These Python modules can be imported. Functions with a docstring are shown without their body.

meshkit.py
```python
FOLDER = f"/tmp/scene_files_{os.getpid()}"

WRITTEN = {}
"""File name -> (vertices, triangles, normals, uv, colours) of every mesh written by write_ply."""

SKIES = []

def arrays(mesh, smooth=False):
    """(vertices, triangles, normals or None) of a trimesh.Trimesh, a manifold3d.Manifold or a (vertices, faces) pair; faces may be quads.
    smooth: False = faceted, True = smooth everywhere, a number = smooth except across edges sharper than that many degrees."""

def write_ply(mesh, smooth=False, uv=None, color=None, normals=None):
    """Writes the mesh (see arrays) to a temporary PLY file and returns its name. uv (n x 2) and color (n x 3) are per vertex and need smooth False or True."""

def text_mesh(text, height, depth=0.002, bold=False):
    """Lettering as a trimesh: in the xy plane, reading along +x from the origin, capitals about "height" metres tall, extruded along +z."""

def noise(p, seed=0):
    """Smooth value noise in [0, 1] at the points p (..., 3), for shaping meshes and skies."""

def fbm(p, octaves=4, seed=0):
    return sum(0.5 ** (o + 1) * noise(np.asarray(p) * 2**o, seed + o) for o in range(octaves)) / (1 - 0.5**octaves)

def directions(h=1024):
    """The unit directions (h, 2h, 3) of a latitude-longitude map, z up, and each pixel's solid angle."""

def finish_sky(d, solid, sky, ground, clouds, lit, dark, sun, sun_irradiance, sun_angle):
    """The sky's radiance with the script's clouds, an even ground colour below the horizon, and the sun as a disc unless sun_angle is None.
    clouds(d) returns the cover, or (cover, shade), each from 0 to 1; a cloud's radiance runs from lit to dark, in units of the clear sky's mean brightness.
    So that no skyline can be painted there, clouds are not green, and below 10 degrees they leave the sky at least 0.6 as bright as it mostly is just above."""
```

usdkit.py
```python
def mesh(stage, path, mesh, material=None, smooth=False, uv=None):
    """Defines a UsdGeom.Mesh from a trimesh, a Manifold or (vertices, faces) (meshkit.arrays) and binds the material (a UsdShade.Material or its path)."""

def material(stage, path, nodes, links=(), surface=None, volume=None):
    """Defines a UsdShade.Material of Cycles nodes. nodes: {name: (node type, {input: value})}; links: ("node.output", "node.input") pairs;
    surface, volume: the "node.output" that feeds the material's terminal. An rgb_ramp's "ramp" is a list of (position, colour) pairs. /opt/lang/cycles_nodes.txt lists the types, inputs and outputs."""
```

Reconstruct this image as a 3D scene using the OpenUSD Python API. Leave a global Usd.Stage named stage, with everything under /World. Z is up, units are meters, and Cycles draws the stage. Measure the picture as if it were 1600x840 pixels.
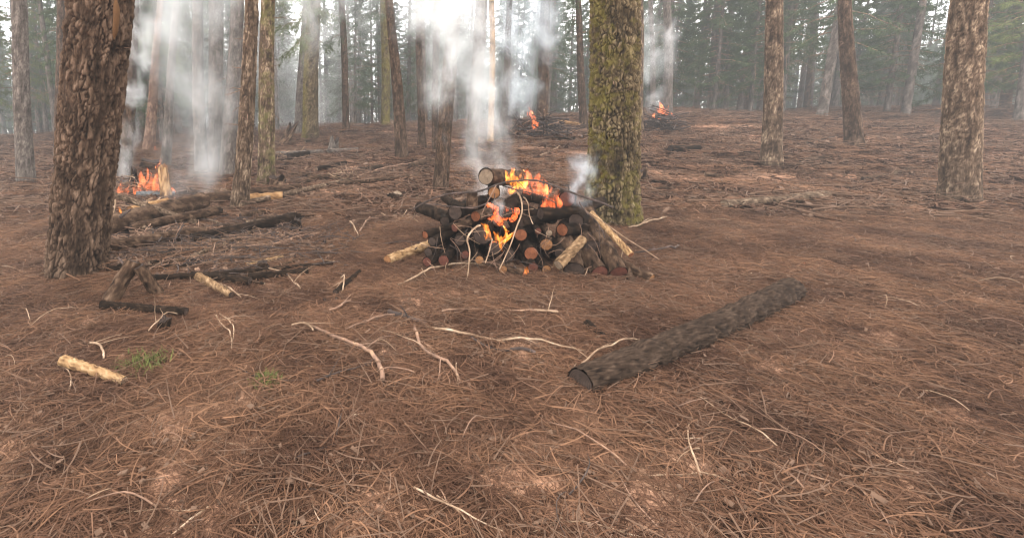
import math, numpy as np, trimesh, usdkit, meshkit, manifold3d as m3
from scipy.spatial import cKDTree
from pxr import Usd, UsdGeom, UsdLux, UsdShade, Gf, Sdf, Vt

# ------------------------------------------------------------------ camera, sky, sun, exposure
stage = Usd.Stage.CreateInMemory()
UsdGeom.Xform.Define(stage, '/World')
LK = '/World/Looks/'
EYE, PITCH, F = np.array([0, 0, 1.6]), math.radians(8), 697.0
cam = UsdGeom.Camera.Define(stage, '/World/camera')
cam.AddTransformOp().Set(Gf.Matrix4d().SetRotate(Gf.Rotation(Gf.Vec3d(1, 0, 0), 90 - 8)) * Gf.Matrix4d().SetTranslate(Gf.Vec3d(0, 0, 1.6)))
cam.CreateHorizontalApertureAttr(36.0)
cam.CreateFocalLengthAttr(36 * F / 1600)
cam.CreateHorizontalApertureOffsetAttr(4.5)
cam.CreateVerticalApertureOffsetAttr(-2.7)
cam.CreateExposureAttr(2.4)
SUN_EL, SUN_AZ = math.radians(52), math.radians(-35)      # overcast: soft light from ahead and left
sky_mat = usdkit.material(stage, LK + 'sky', {
    "tc": ("texture_coordinate", {}), "n": ("noise_texture", {"scale": 2.2, "detail": 4}),
    "r": ("map_range", {"from_min": .3, "from_max": .7, "to_min": .8, "to_max": .97, "clamp": True}),
    "s": ("sky_texture", {"sky_type": "single_scattering", "sun_disc": False, "sun_elevation": SUN_EL, "sun_rotation": SUN_AZ}),
    "mx": ("mix", {"color2": (8.3, 8.1, 7.8)}), "b": ("background_shader", {"strength": 0.15})},
    [("tc.generated", "n.vector"), ("n.fac", "r.value"), ("r.result", "mx.fac"), ("s.color", "mx.color1"), ("mx.color", "b.color")], surface="b.background")
dome = UsdLux.DomeLight.Define(stage, '/World/sky')
UsdShade.MaterialBindingAPI.Apply(dome.GetPrim()).Bind(sky_mat)
dome.GetPrim().SetCustomDataByKey('kind', 'structure')
sun = UsdLux.DistantLight.Define(stage, '/World/sun')
sun.CreateIntensityAttr(0.4); sun.CreateAngleAttr(14.0); sun.CreateNormalizeAttr(True); sun.CreateColorAttr(Gf.Vec3f(1, .95, .88))
sd = np.array([math.sin(SUN_AZ) * math.cos(SUN_EL), math.cos(SUN_AZ) * math.cos(SUN_EL), math.sin(SUN_EL)])
sun.AddTransformOp().Set(Gf.Matrix4d().SetRotate(Gf.Rotation(Gf.Vec3d(0, 0, 1), Gf.Vec3d(*map(float, sd)))))

rng = np.random.default_rng(7)
U = rng.uniform
CP, SP = math.cos(PITCH), math.sin(PITCH)

# ------------------------------------------------------------------ places
def height(x, y):
    """The forest floor: flat near the camera, then a slope that climbs to a crest about 29 m ahead, higher on the right."""
    x, y = np.asarray(x, float), np.asarray(y, float)
    s = 1.4 * np.logaddexp(0, (np.minimum(y, 60) - 9.3) / 1.4)
    over = 1.4 * np.logaddexp(0, (np.minimum(y, 90) - 29) / 1.4)
    side = np.clip(x / np.maximum(np.abs(y), 6), -.75, .75)
    h = (.102 * s - .110 * over) * (1 + .62 * side)
    p = np.stack([x * .35, y * .35, 0 * x], -1)
    q = np.stack([x * 1.7, y * 1.7, 0 * x + 3], -1)
    w = np.stack([x * .16, y * .16, 0 * x + 7], -1)
    return h + 1.1 * np.clip((y - 14) / 16, 0, 1) * (meshkit.fbm(w, 2, 31) - .5) + .16 * (meshkit.fbm(p, 3, 5) - .5) + .07 * (meshkit.fbm(q, 3, 9) - .5) + .06 * (meshkit.fbm(np.stack([x * 6, y * 6, 0 * x], -1), 2, 21) - .5) * np.clip(1.3 - np.hypot(x, y) / 26, 0, 1)

def ray(px, py):
    u, v = (px - 600) / F, (300 - py) / F
    return np.array([u, CP + v * SP, -SP + v * CP])

def at(px, py, Y):
    d = ray(px, py)
    return EYE + d * (Y / d[1])

def gnd(px, py, far=45.0):
    d = ray(px, py)
    t = np.geomspace(1.0, far, 700)
    P = EYE + d * t[:, None]
    below = np.nonzero(P[:, 2] < height(P[:, 0], P[:, 1]))[0]
    p = P[below[0]] if len(below) else P[-1]
    p[2] = height(p[0], p[1])
    return p

# ------------------------------------------------------------------ objects
taken, origin = {}, {}
def numbered(parent, name):
    k = taken.get((parent, name), 0); taken[(parent, name)] = k + 1
    return name if k == 0 else f'{name}_{k:03d}'

def tag(p, label=None, cat=None, group=None, kind=None):
    for k, v in (('label', label), ('category', cat), ('group', group), ('kind', kind)):
        if v: p.SetCustomDataByKey(k, v)
    return p

def thing(name, label, cat, loc, group=None):
    path = '/World/' + numbered('/World', name)
    x = UsdGeom.Xform.Define(stage, path)
    x.AddTranslateOp().Set(Gf.Vec3d(*map(float, loc)))
    origin[path] = np.asarray(loc, float)
    tag(x.GetPrim(), label, cat, group)
    return path

def obj(name, mesh, mat, parent='/World', label=None, cat=None, group=None, kind=None, smooth=True, attrs=None):
    """ONE Mesh prim; vertices are given in world space and stored relative to the thing's base."""
    path = parent + '/' + numbered(parent, name)
    v, f, n = meshkit.arrays(mesh, smooth)
    base, p = np.zeros(3), parent
    while p in origin: base = origin[p]; break
    if parent == '/World' and kind is None:
        base = np.array([*(v.min(0)[:2] + v.max(0)[:2]) / 2, v[:, 2].min()])
    m = usdkit.mesh(stage, path, (v - base, f), M[mat])
    if n is not None:
        m.CreateNormalsAttr(Vt.Vec3fArray.FromNumpy(n.astype(np.float32))); m.SetNormalsInterpolation('vertex')
    if parent == '/World' and kind is None:
        UsdGeom.Xformable(m).AddTranslateOp().Set(Gf.Vec3d(*map(float, base)))
    for k, a in (attrs or {}).items():
        UsdGeom.PrimvarsAPI(m).CreatePrimvar(k, Sdf.ValueTypeNames.FloatArray, 'vertex').Set(Vt.FloatArray.FromNumpy(np.asarray(a, np.float32)))
    origin[path] = base
    tag(m.GetPrim(), label, cat, group, kind)
    return path

# ------------------------------------------------------------------ mesh makers
def frames(P):
    T = np.gradient(P, axis=0); T /= np.linalg.norm(T, axis=1)[:, None]
    a = np.cross(T[0], [0, 0, 1.0]) if abs(T[0][2]) < .9 else np.cross(T[0], [1.0, 0, 0])
    A = [a / np.linalg.norm(a)]
    for t in T[1:]:
        b = A[-1] - t * (A[-1] @ t); A.append(b / np.linalg.norm(b))
    A = np.array(A)
    return T, A, np.cross(T, A)

def spline(P, n):
    P = np.asarray(P, float)
    d = np.r_[0, np.cumsum(np.linalg.norm(np.diff(P, axis=0), axis=1))]
    if len(P) < 3:
        return np.stack([np.interp(np.linspace(0, d[-1], n), d, P[:, k]) for k in range(3)], 1)
    from scipy.interpolate import PchipInterpolator
    return PchipInterpolator(d, P)(np.linspace(0, d[-1], n))

def tube(P, R, sides=8, caps=True, bump=0.0, freq=8.0, seed=0):
    """A round bar along the points P with radii R; ends closed with fans unless caps is False."""
    P = np.asarray(P, float); n = len(P); R = np.broadcast_to(R, n)
    T, A, B = frames(P)
    th = np.arange(sides) / sides * 2 * np.pi
    rad = np.cos(th)[None, :, None] * A[:, None] + np.sin(th)[None, :, None] * B[:, None]
    r = R[:, None, None] * np.ones((n, sides, 1))
    if bump:
        r = r * (1 + bump * 2 * (meshkit.fbm((P[:, None] + rad * r) * freq, 3, seed) - .5)[..., None])
    v = (P[:, None] + rad * r).reshape(-1, 3)
    i, j = np.meshgrid(np.arange(n - 1), np.arange(sides), indexing='ij')
    a, b = i * sides + j, i * sides + (j + 1) % sides
    f = np.stack([a, b, b + sides, a, b + sides, a + sides], -1).reshape(-1, 3)
    if caps:
        k = len(v); v = np.vstack([v, P[:1], P[-1:]])
        j = np.arange(sides); e = (n - 1) * sides
        f = np.vstack([f, np.stack([0 * j + k, (j + 1) % sides, j], 1), np.stack([0 * j + k + 1, e + j, e + (j + 1) % sides], 1)])
    return v, f

def join(parts):
    V, Fc, n = [], [], 0
    for v, f in parts:
        V.append(v); Fc.append(np.asarray(f) + n); n += len(v)
    return np.vstack(V), np.vstack(Fc)

def disc(c, axis, r, sides=14, seed=0, dome=0.0):
    """A sawn face: rings of vertices, slightly uneven, facing along axis."""
    axis = axis / np.linalg.norm(axis)
    a = np.cross(axis, [0, 0, 1.0] if abs(axis[2]) < .9 else [1.0, 0, 0]); a /= np.linalg.norm(a); b = np.cross(axis, a)
    v, f = [c + axis * dome], []
    for k, q in enumerate((.35, .7, 1.0)):
        for j in range(sides):
            t = j / sides * 2 * np.pi
            v.append(c + (a * math.cos(t) + b * math.sin(t)) * r * q + axis * (dome * (1 - q) + r * .05 * math.sin(t * 3 + seed + k)))
    for j in range(sides):
        f.append((0, 1 + j, 1 + (j + 1) % sides))
        for k in range(2):
            p, q = 1 + k * sides, 1 + (k + 1) * sides
            f += [(p + j, q + j, q + (j + 1) % sides), (p + j, q + (j + 1) % sides, p + (j + 1) % sides)]
    return np.array(v), np.array(f)

# ------------------------------------------------------------------ materials
M = {}
def mat(name, nodes, links=(), surface="p.BSDF", volume=None):
    M[name] = usdkit.material(stage, LK + name, nodes, links, surface=surface if not volume else None, volume=volume)

def bark_mat(name, ramp, moss=None, fine=60.0):
    nodes = {"tc": ("texture_coordinate", {}), "at": ("attribute", {"attribute": "tone"}), "mo": ("attribute", {"attribute": "moss"}),
             "mp": ("mapping", {"scale": (1, 1, .3)}), "n": ("noise_texture", {"scale": fine, "detail": 5, "roughness": .7}),
             "n2": ("noise_texture", {"scale": 9.0, "detail": 3}),
             "mix": ("mix_float", {"fac": .5}), "mix2": ("mix_float", {"fac": .25}), "r": ("rgb_ramp", {"ramp": ramp}), "p": ("principled_bsdf", {"roughness": 1.0, "specular_ior_level": .04}),
             "bu": ("bump", {"strength": .7, "distance": .012}), "mx": ("mix", {"color2": moss or (.1, .1, .03)})}
    links = [("tc.object", "mp.vector"), ("mp.vector", "n.vector"), ("tc.object", "n2.vector"), ("at.fac", "mix.a"), ("n.fac", "mix.b"), ("mix.result", "mix2.a"), ("n2.fac", "mix2.b"), ("mix2.result", "r.fac"),
             ("r.color", "mx.color1"), ("mo.fac", "mx.fac"), ("mx.color", "p.base_color"), ("n.fac", "bu.height"), ("bu.normal", "p.normal")]
    mat(name, nodes, links)

bark_mat('bark_dark', [(.34, (.008, .005, .0035)), (.46, (.029, .018, .012)), (.56, (.062, .039, .026)), (.72, (.14, .094, .066))])
bark_mat('bark_flaky', [(.34, (.012, .008, .0055)), (.46, (.045, .029, .019)), (.56, (.10, .068, .046)), (.70, (.31, .235, .165))])
bark_mat('bark_grey', [(.34, (.02, .016, .013)), (.50, (.065, .052, .044)), (.70, (.15, .125, .108))])
bark_mat('bark_red', [(.34, (.028, .016, .011)), (.48, (.08, .047, .033)), (.66, (.17, .115, .085))])
bark_mat('bark_mossy', [(.34, (.008, .006, .004)), (.46, (.036, .025, .014)), (.56, (.080, .057, .032)), (.72, (.19, .145, .09))], (.078, .063, .015))
bark_mat('bark_log', [(.34, (.006, .0038, .0026)), (.48, (.030, .0175, .011)), (.58, (.068, .042, .027)), (.72, (.15, .10, .068))], fine=45)
bark_mat('bark_char', [(.34, (.003, .0022, .0016)), (.50, (.010, .0062, .004)), (.66, (.030, .018, .0115)), (.78, (.065, .041, .028))], fine=45)
bark_mat('wood_bare', [(.34, (.055, .028, .013)), (.48, (.165, .098, .048)), (.66, (.32, .215, .125))], fine=30)
bark_mat('bark_fallen', [(.34, (.006, .004, .003)), (.50, (.022, .014, .0095)), (.66, (.052, .034, .024)), (.80, (.10, .07, .052))], fine=45)
bark_mat('wood_fibre', [(.34, (.03, .017, .009)), (.48, (.10, .06, .032)), (.66, (.22, .145, .085))], fine=30)
bark_mat('wood_orange', [(.34, (.05, .024, .011)), (.48, (.15, .08, .036)), (.66, (.29, .18, .09))], fine=30)

def simple(name, ramp, scale, rough=.9, stretch=(1, 1, 1), island=.0, bump=.4, dist=.01, patch=None):
    nodes = {"tc": ("texture_coordinate", {}), "g": ("geometry", {}), "mp": ("mapping", {"scale": stretch}), "n": ("noise_texture", {"scale": scale, "detail": 4, "roughness": .65}),
             "mf": ("mix_float", {"fac": island}), "r": ("rgb_ramp", {"ramp": ramp}), "p": ("principled_bsdf", {"roughness": rough, "specular_ior_level": .15}), "bu": ("bump", {"strength": bump, "distance": dist})}
    links = [("tc.object", "mp.vector"), ("mp.vector", "n.vector"), ("n.fac", "mf.a"), ("g.random_per_island", "mf.b"), ("mf.result", "r.fac"), ("n.fac", "bu.height"), ("bu.normal", "p.normal")]
    if patch:                                                        # old dark litter and fresh bright litter lie in patches
        nodes |= {"pn": ("noise_texture", {"scale": patch, "detail": 4, "roughness": .6}), "pr": ("rgb_ramp", {"ramp": [(.40, (.55, .51, .49)), (.54, (1.0, 1.0, 1.0)), (.68, (1.3, 1.32, 1.32))]}), "pm": ("mix", {"mix_type": "multiply", "fac": 1.0})}
        links += [("g.position", "pn.vector"), ("pn.fac", "pr.fac"), ("r.color", "pm.color1"), ("pr.color", "pm.color2"), ("pm.color", "p.base_color")]
    else:
        links += [("r.color", "p.base_color")]
    mat(name, nodes, links)

simple('twig_pale', [(.3, (.075, .045, .027)), (.55, (.19, .125, .080)), (.75, (.34, .255, .185))], 7)
simple('twig_brown', [(.3, (.045, .028, .02)), (.55, (.13, .075, .05)), (.75, (.26, .16, .10))], 9)
simple('twig_dark', [(.3, (.012, .009, .008)), (.55, (.035, .024, .02)), (.75, (.09, .06, .05))], 9)
simple('needles', [(0, (.025, .013, .008)), (.14, (.085, .038, .019)), (.30, (.33, .155, .072)), (.52, (.57, .325, .170)), (.76, (.68, .48, .31)), (1, (.78, .66, .52))], 3, island=.85, bump=0, patch=1.1)
simple('strands', [(0, (.04, .02, .012)), (.22, (.20, .10, .052)), (.5, (.44, .27, .155)), (.78, (.60, .44, .30)), (1, (.74, .62, .49))], 5, island=.85, bump=0, patch=1.1)
simple('chips', [(0, (.03, .018, .012)), (.25, (.14, .08, .05)), (.55, (.34, .21, .14)), (.85, (.52, .38, .27)), (1, (.62, .48, .36))], 6, island=.8)
simple('foliage', [(0, (.025, .036, .014)), (.5, (.050, .068, .028)), (.85, (.080, .098, .040)), (1, (.15, .15, .08))], .8, island=.6, bump=0)
simple('foliage_light', [(0, (.05, .060, .018)), (.5, (.10, .115, .036)), (1, (.17, .18, .07))], .8, island=.6, bump=0)
simple('moss', [(.2, (.04, .045, .012)), (.5, (.10, .105, .028)), (.8, (.20, .19, .06))], 25, island=.4)
simple('ash', [(.3, (.03, .03, .03)), (.6, (.10, .10, .10)), (.8, (.2, .2, .195))], 14)

def ground_mat():
    nodes = {"g": ("geometry", {}), "n1": ("noise_texture", {"scale": .7, "detail": 4}), "n2": ("noise_texture", {"scale": 14.0, "detail": 6, "roughness": .75}),
             "v": ("voronoi_texture", {"scale": 20.0, "feature": "f1"}), "n3": ("noise_texture", {"scale": 60.0, "detail": 4, "roughness": .7}),
             "r2": ("rgb_ramp", {"ramp": [(.34, (.022, .012, .008)), (.44, (.11, .058, .035)), (.54, (.25, .145, .090)), (.68, (.38, .25, .165))]}),
             "r1": ("rgb_ramp", {"ramp": [(.35, (.82, .80, .80)), (.65, (1.1, .98, .95))]}),
             "m": ("mix", {"mix_type": "multiply", "fac": 1.0}), "mf": ("mix_float", {"fac": .5}),
             "p": ("principled_bsdf", {"roughness": .95, "specular_ior_level": .15}), "bu": ("bump", {"strength": .9, "distance": .04})}
    mat('forest_floor', nodes, [("g.position", "n1.vector"), ("g.position", "n2.vector"), ("g.position", "n3.vector"), ("n2.fac", "mf.a"), ("n3.fac", "mf.b"), ("mf.result", "r2.fac"), ("n1.fac", "r1.fac"),
                                ("r2.color", "m.color1"), ("r1.color", "m.color2"), ("m.color", "p.base_color"), ("mf.result", "bu.height"), ("bu.normal", "p.normal")])
ground_mat()

def cut_mat(name, rim, heart):
    """End grain: growth rings round the log's own axis (local z)."""
    nodes = {"tc": ("texture_coordinate", {}), "w": ("wave_texture", {"wave_type": "rings", "rings_direction": "z", "scale": 26.0, "distortion": 2.5, "detail": 2, "detail_scale": 2.0}),
             "n": ("noise_texture", {"scale": 14.0, "detail": 4, "roughness": .7}), "mf": ("mix_float", {"fac": .62}),
             "r": ("rgb_ramp", {"ramp": [(.2, tuple(.35 * c for c in heart)), (.5, heart), (.8, rim)]}), "p": ("principled_bsdf", {"roughness": .85, "specular_ior_level": .15}),
             "bu": ("bump", {"strength": .3, "distance": .004})}
    mat(name, nodes, [("tc.object", "w.vector"), ("tc.object", "n.vector"), ("w.fac", "mf.a"), ("n.fac", "mf.b"), ("mf.result", "r.fac"), ("r.color", "p.base_color"), ("n.fac", "bu.height"), ("bu.normal", "p.normal")])
cut_mat('cut_orange', (.155, .055, .022), (.080, .025, .011))
cut_mat('cut_red', (.085, .028, .016), (.042, .013, .008))
cut_mat('cut_ochre', (.20, .10, .040), (.11, .046, .018))
cut_mat('cut_grey', (.20, .145, .10), (.095, .064, .042))
cut_mat('cut_dark', (.045, .028, .020), (.018, .011, .008))

def flame_mat(name, col, strength, scale=11.0, lo=.44):
    nodes = {"tc": ("texture_coordinate", {}), "mp": ("mapping", {"scale": (1, 1, .45)}), "n": ("noise_texture", {"scale": scale, "detail": 3, "roughness": .6, "distortion": .8}),
             "r": ("map_range", {"from_min": lo, "from_max": .66, "to_min": 0, "to_max": strength, "clamp": True}),
             "p": ("principled_volume", {"color": (.3, .2, .15), "density": .05, "emission_color": col})}
    mat(name, nodes, [("tc.object", "mp.vector"), ("mp.vector", "n.vector"), ("n.fac", "r.value"), ("r.result", "p.emission_strength")], volume="p.volume")
flame_mat('flame_bright', (1.0, .25, .03), 24)
flame_mat('flame_red', (1.0, .17, .05), 11)
flame_mat('flame_far', (1.0, .20, .06), 5, 5.0)
mat('ember', {"tc": ("texture_coordinate", {}), "n": ("noise_texture", {"scale": 30.0, "detail": 4}), "r": ("map_range", {"from_min": .42, "from_max": .65, "to_min": .02, "to_max": .8, "clamp": True}),
              "p": ("principled_bsdf", {"base_color": (.03, .015, .01), "emission_color": (1, .12, .015)})},
    [("tc.object", "n.vector"), ("n.fac", "r.value"), ("r.result", "p.emission_strength")])

def smoke_mat(name, H, r0, r1, lean, power, dens, scale, seed, lo=.40, hi=.84, color=(1, 1, 1), g=.2, foot=.04):
    """Smoke in a leaning column of height H: density from drifting noise, fading towards the column's side, foot and head. Local z runs up from the fire."""
    n = {"tc": ("texture_coordinate", {}), "s": ("separate_xyz", {}), "t": ("math", {"math_type": "divide", "value2": H}),
         "tp": ("math", {"math_type": "power", "value2": power}), "lx": ("math", {"math_type": "multiply", "value2": lean[0]}), "ly": ("math", {"math_type": "multiply", "value2": lean[1]}),
         "x": ("math", {"math_type": "subtract"}), "y": ("math", {"math_type": "subtract"}), "xx": ("math", {"math_type": "multiply"}), "yy": ("math", {"math_type": "multiply"}), "rr": ("math", {"math_type": "add"}),
         "R": ("math", {"math_type": "multiply_add", "value2": r1 - r0, "value3": r0}), "RR": ("math", {"math_type": "multiply"}), "q": ("math", {"math_type": "divide"}),
         "e": ("map_range", {"range_type": "smoothstep", "from_min": 1.0, "from_max": .0, "to_min": 0, "to_max": 1}), "up": ("map_range", {"from_min": 1.0, "from_max": .6, "to_min": 0, "to_max": 1, "clamp": True}),
         "dn": ("map_range", {"from_min": .0, "from_max": foot, "to_min": 0, "to_max": 1, "clamp": True}), "m1": ("math", {"math_type": "multiply"}), "m2": ("math", {"math_type": "multiply"}),
         "mp": ("mapping", {"location": (seed, seed * 1.7, 0), "scale": (1, 1, .7)}), "ns": ("noise_texture", {"type": "fBM", "dimensions": "3D", "scale": scale, "detail": 7, "roughness": .60, "distortion": .35}),
         "edge": ("math", {"math_type": "multiply_add", "value2": .24, "value3": -.24}), "f": ("math", {"math_type": "add"}),
         "nr": ("map_range", {"range_type": "smoothstep", "from_min": lo, "from_max": hi, "to_min": 0, "to_max": dens}),
         "m3": ("math", {"math_type": "multiply"}), "p": ("principled_volume", {"color": color, "anisotropy": g})}
    l = [("tc.object", "s.vector"), ("s.z", "t.value1"), ("t.value", "tp.value1"), ("tp.value", "lx.value1"), ("tp.value", "ly.value1"), ("s.x", "x.value1"), ("lx.value", "x.value2"), ("s.y", "y.value1"), ("ly.value", "y.value2"),
         ("x.value", "xx.value1"), ("x.value", "xx.value2"), ("y.value", "yy.value1"), ("y.value", "yy.value2"), ("xx.value", "rr.value1"), ("yy.value", "rr.value2"),
         ("t.value", "R.value1"), ("R.value", "RR.value1"), ("R.value", "RR.value2"), ("rr.value", "q.value1"), ("RR.value", "q.value2"), ("q.value", "e.value"), ("t.value", "up.value"), ("t.value", "dn.value"),
         ("e.result", "m1.value1"), ("up.result", "m1.value2"), ("m1.value", "m2.value1"), ("dn.result", "m2.value2"),
         ("tc.object", "mp.vector"), ("mp.vector", "ns.vector"), ("m2.value", "edge.value1"), ("ns.fac", "f.value1"), ("edge.value", "f.value2"), ("f.value", "nr.value"),
         ("nr.result", "m3.value1"), ("m2.value", "m3.value2"), ("m3.value", "p.density")]
    mat(name, n, l, volume="p.volume")

def smoke(name, label, base, H, r0, r1, lean, power, dens, scale, seed, **kw):
    smoke_mat(name + f'_{seed}', H, r0, r1, lean, power, dens, scale, seed, **kw)
    t = np.linspace(0.001, 1, 14)
    P = np.stack([lean[0] * t ** power, lean[1] * t ** power, H * t], 1) + base
    v = []
    th = np.arange(18) / 18 * 2 * np.pi
    ring = np.stack([np.cos(th), np.sin(th), 0 * th], 1)
    v = (P[:, None] + ring * ((r0 + (r1 - r0) * t) * 1.03)[:, None, None]).reshape(-1, 3)
    n, sd_ = len(t), 18
    i, j = np.meshgrid(np.arange(n - 1), np.arange(sd_), indexing='ij')
    a, b = i * sd_ + j, i * sd_ + (j + 1) % sd_
    f = np.stack([a, b, b + sd_, a, b + sd_, a + sd_], -1).reshape(-1, 3)
    k, jj, e = len(v), np.arange(sd_), (n - 1) * sd_
    v = np.vstack([v, P[:1], P[-1:]])
    f = np.vstack([f, np.stack([0 * jj + k, (jj + 1) % sd_, jj], 1), np.stack([0 * jj + k + 1, e + jj, e + (jj + 1) % sd_], 1)])
    path = '/World/' + numbered('/World', 'smoke_plume')
    m = usdkit.mesh(stage, path, (v - base, f), M[name + f'_{seed}'])
    m.AddTranslateOp().Set(Gf.Vec3d(*map(float, base)))
    tag(m.GetPrim(), label, 'smoke')

# ------------------------------------------------------------------ the ground: one sheet to the horizon
def ground():
    ang = np.r_[np.radians(np.linspace(-62, 62, 620)), np.radians(np.linspace(64, 296, 59))]
    rad = np.r_[np.geomspace(.7, 60, 430), np.geomspace(63, 235, 14)]
    A, R = np.meshgrid(ang, rad)
    x, y = R * np.sin(A), R * np.cos(A)
    z = height(x, y)
    v = np.stack([x, y, z], -1).reshape(-1, 3)
    n, s = len(rad), len(ang)
    i, j = np.meshgrid(np.arange(n - 1), np.arange(s), indexing='ij')
    a, b = i * s + j, i * s + (j + 1) % s
    f = np.stack([a, a + s, b + s, a, b + s, b], -1).reshape(-1, 3)
    f = f[:, ::-1]
    v = np.vstack([v, [0, 0, float(height(0, 0))]]); j = np.arange(s)
    f = np.vstack([f, np.stack([0 * j + len(v) - 1, (j + 1) % s, j], 1)])
    tri = v[f[:200]]; 
    if np.cross(tri[:, 1] - tri[:, 0], tri[:, 2] - tri[:, 0])[:, 2].mean() < 0: f = f[:, ::-1]
    obj('forest_floor', (v, f), 'forest_floor', kind='structure', label='sloping forest floor of brown pine litter')
ground()

# ------------------------------------------------------------------ trees
def plates(P, size, stretch, seed):
    """Bark plates: (edge distance 0..1, tone 0..1) at the points P of a trunk (P in trunk space, z along it)."""
    r = np.random.default_rng(seed)
    Q = P * np.array([1, 1, 1 / stretch])
    Q = Q + .9 * size * (np.stack([meshkit.noise(P / size * .9, seed + k) for k in range(3)], -1) - .5)
    keep = Q[r.permutation(len(Q))[: max(12, len(Q))]]
    cells = np.unique(np.round(keep / size).astype(int), axis=0)
    S = (cells + r.uniform(-.42, .42, cells.shape)) * size
    d, i = cKDTree(S).query(Q, k=2)
    return np.clip((d[:, 1] - d[:, 0]) / (.5 * size), 0, 1), r.random(len(S))[i[:, 0]]

def trunk_mesh(path, radius_at, around, rows, psize, stretch, amp, seed, flare=.0, flare_h=.5, roots=5):
    """A trunk along path (fine rows low down, coarse ones above) with plated bark in relief. Returns (v, f), tone, (theta, s)."""
    s = np.unique(np.r_[0, rows])
    L = np.r_[0, np.cumsum(np.linalg.norm(np.diff(path, axis=0), axis=1))]
    P = np.stack([np.interp(s, L, path[:, k]) for k in range(3)], 1)
    T, A, B = frames(P)
    th = np.arange(around) / around * 2 * np.pi
    R = radius_at(s)
    fl = flare * np.exp(-(s / flare_h) ** 1.3)
    lobes = 1 + fl[:, None] * (1 + .55 * np.cos(roots * th + seed)[None] + .3 * np.cos(2 * th + 1.3 * seed)[None])
    rr = R[:, None] * lobes
    flat = np.stack([rr * np.cos(th), rr * np.sin(th), s[:, None] + 0 * rr], -1).reshape(-1, 3)
    edge, tone = plates(flat, psize, stretch, seed)
    k = np.clip(edge / .45, 0, 1); k = k * k * (3 - 2 * k)
    ridge = np.abs(2 * meshkit.fbm(flat * np.array([1, 1, .16]) / psize * .55, 3, seed + 8) - 1)
    k = k * np.clip(ridge * 4.5, .15, 1)
    d = amp * (k - .6) + amp * 1.1 * (meshkit.fbm(flat * np.array([1, 1, .6]) / psize * 1.5, 4, seed + 3) - .5) + amp * .4 * (tone - .5)
    rr = rr + d.reshape(rr.shape)
    rad = np.cos(th)[None, :, None] * A[:, None] + np.sin(th)[None, :, None] * B[:, None]
    v = (P[:, None] + rad * rr[..., None]).reshape(-1, 3)
    n, sd_ = len(s), around
    i, j = np.meshgrid(np.arange(n - 1), np.arange(sd_), indexing='ij')
    a, b = i * sd_ + j, i * sd_ + (j + 1) % sd_
    f = np.stack([a, b, b + sd_, a, b + sd_, a + sd_], -1).reshape(-1, 3)
    kk, jj, e = len(v), np.arange(sd_), (n - 1) * sd_
    v = np.vstack([v, P[-1:]])
    f = np.vstack([f, np.stack([0 * jj + kk, e + jj, e + (jj + 1) % sd_], 1)])
    grain = meshkit.fbm(flat * np.array([1, 1, .2]) / psize * .9, 4, seed + 5)
    tone = np.r_[np.clip(.08 * tone + .36 * k + .7 * (grain - .5) + .24, 0, 1), .5]
    return (v, f), tone, P

def limb(p0, d, L, droop, r0, seed, n=7):
    t = np.linspace(0, 1, n)[:, None]
    r = np.random.default_rng(seed)
    w = np.cumsum(r.normal(0, .025, (n, 3)), 0) * L
    P = p0 + d * L * t + np.array([0, 0, -1]) * droop * L * t ** 1.7 + w * t
    return P, np.linspace(r0, r0 * .2, n)

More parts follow.
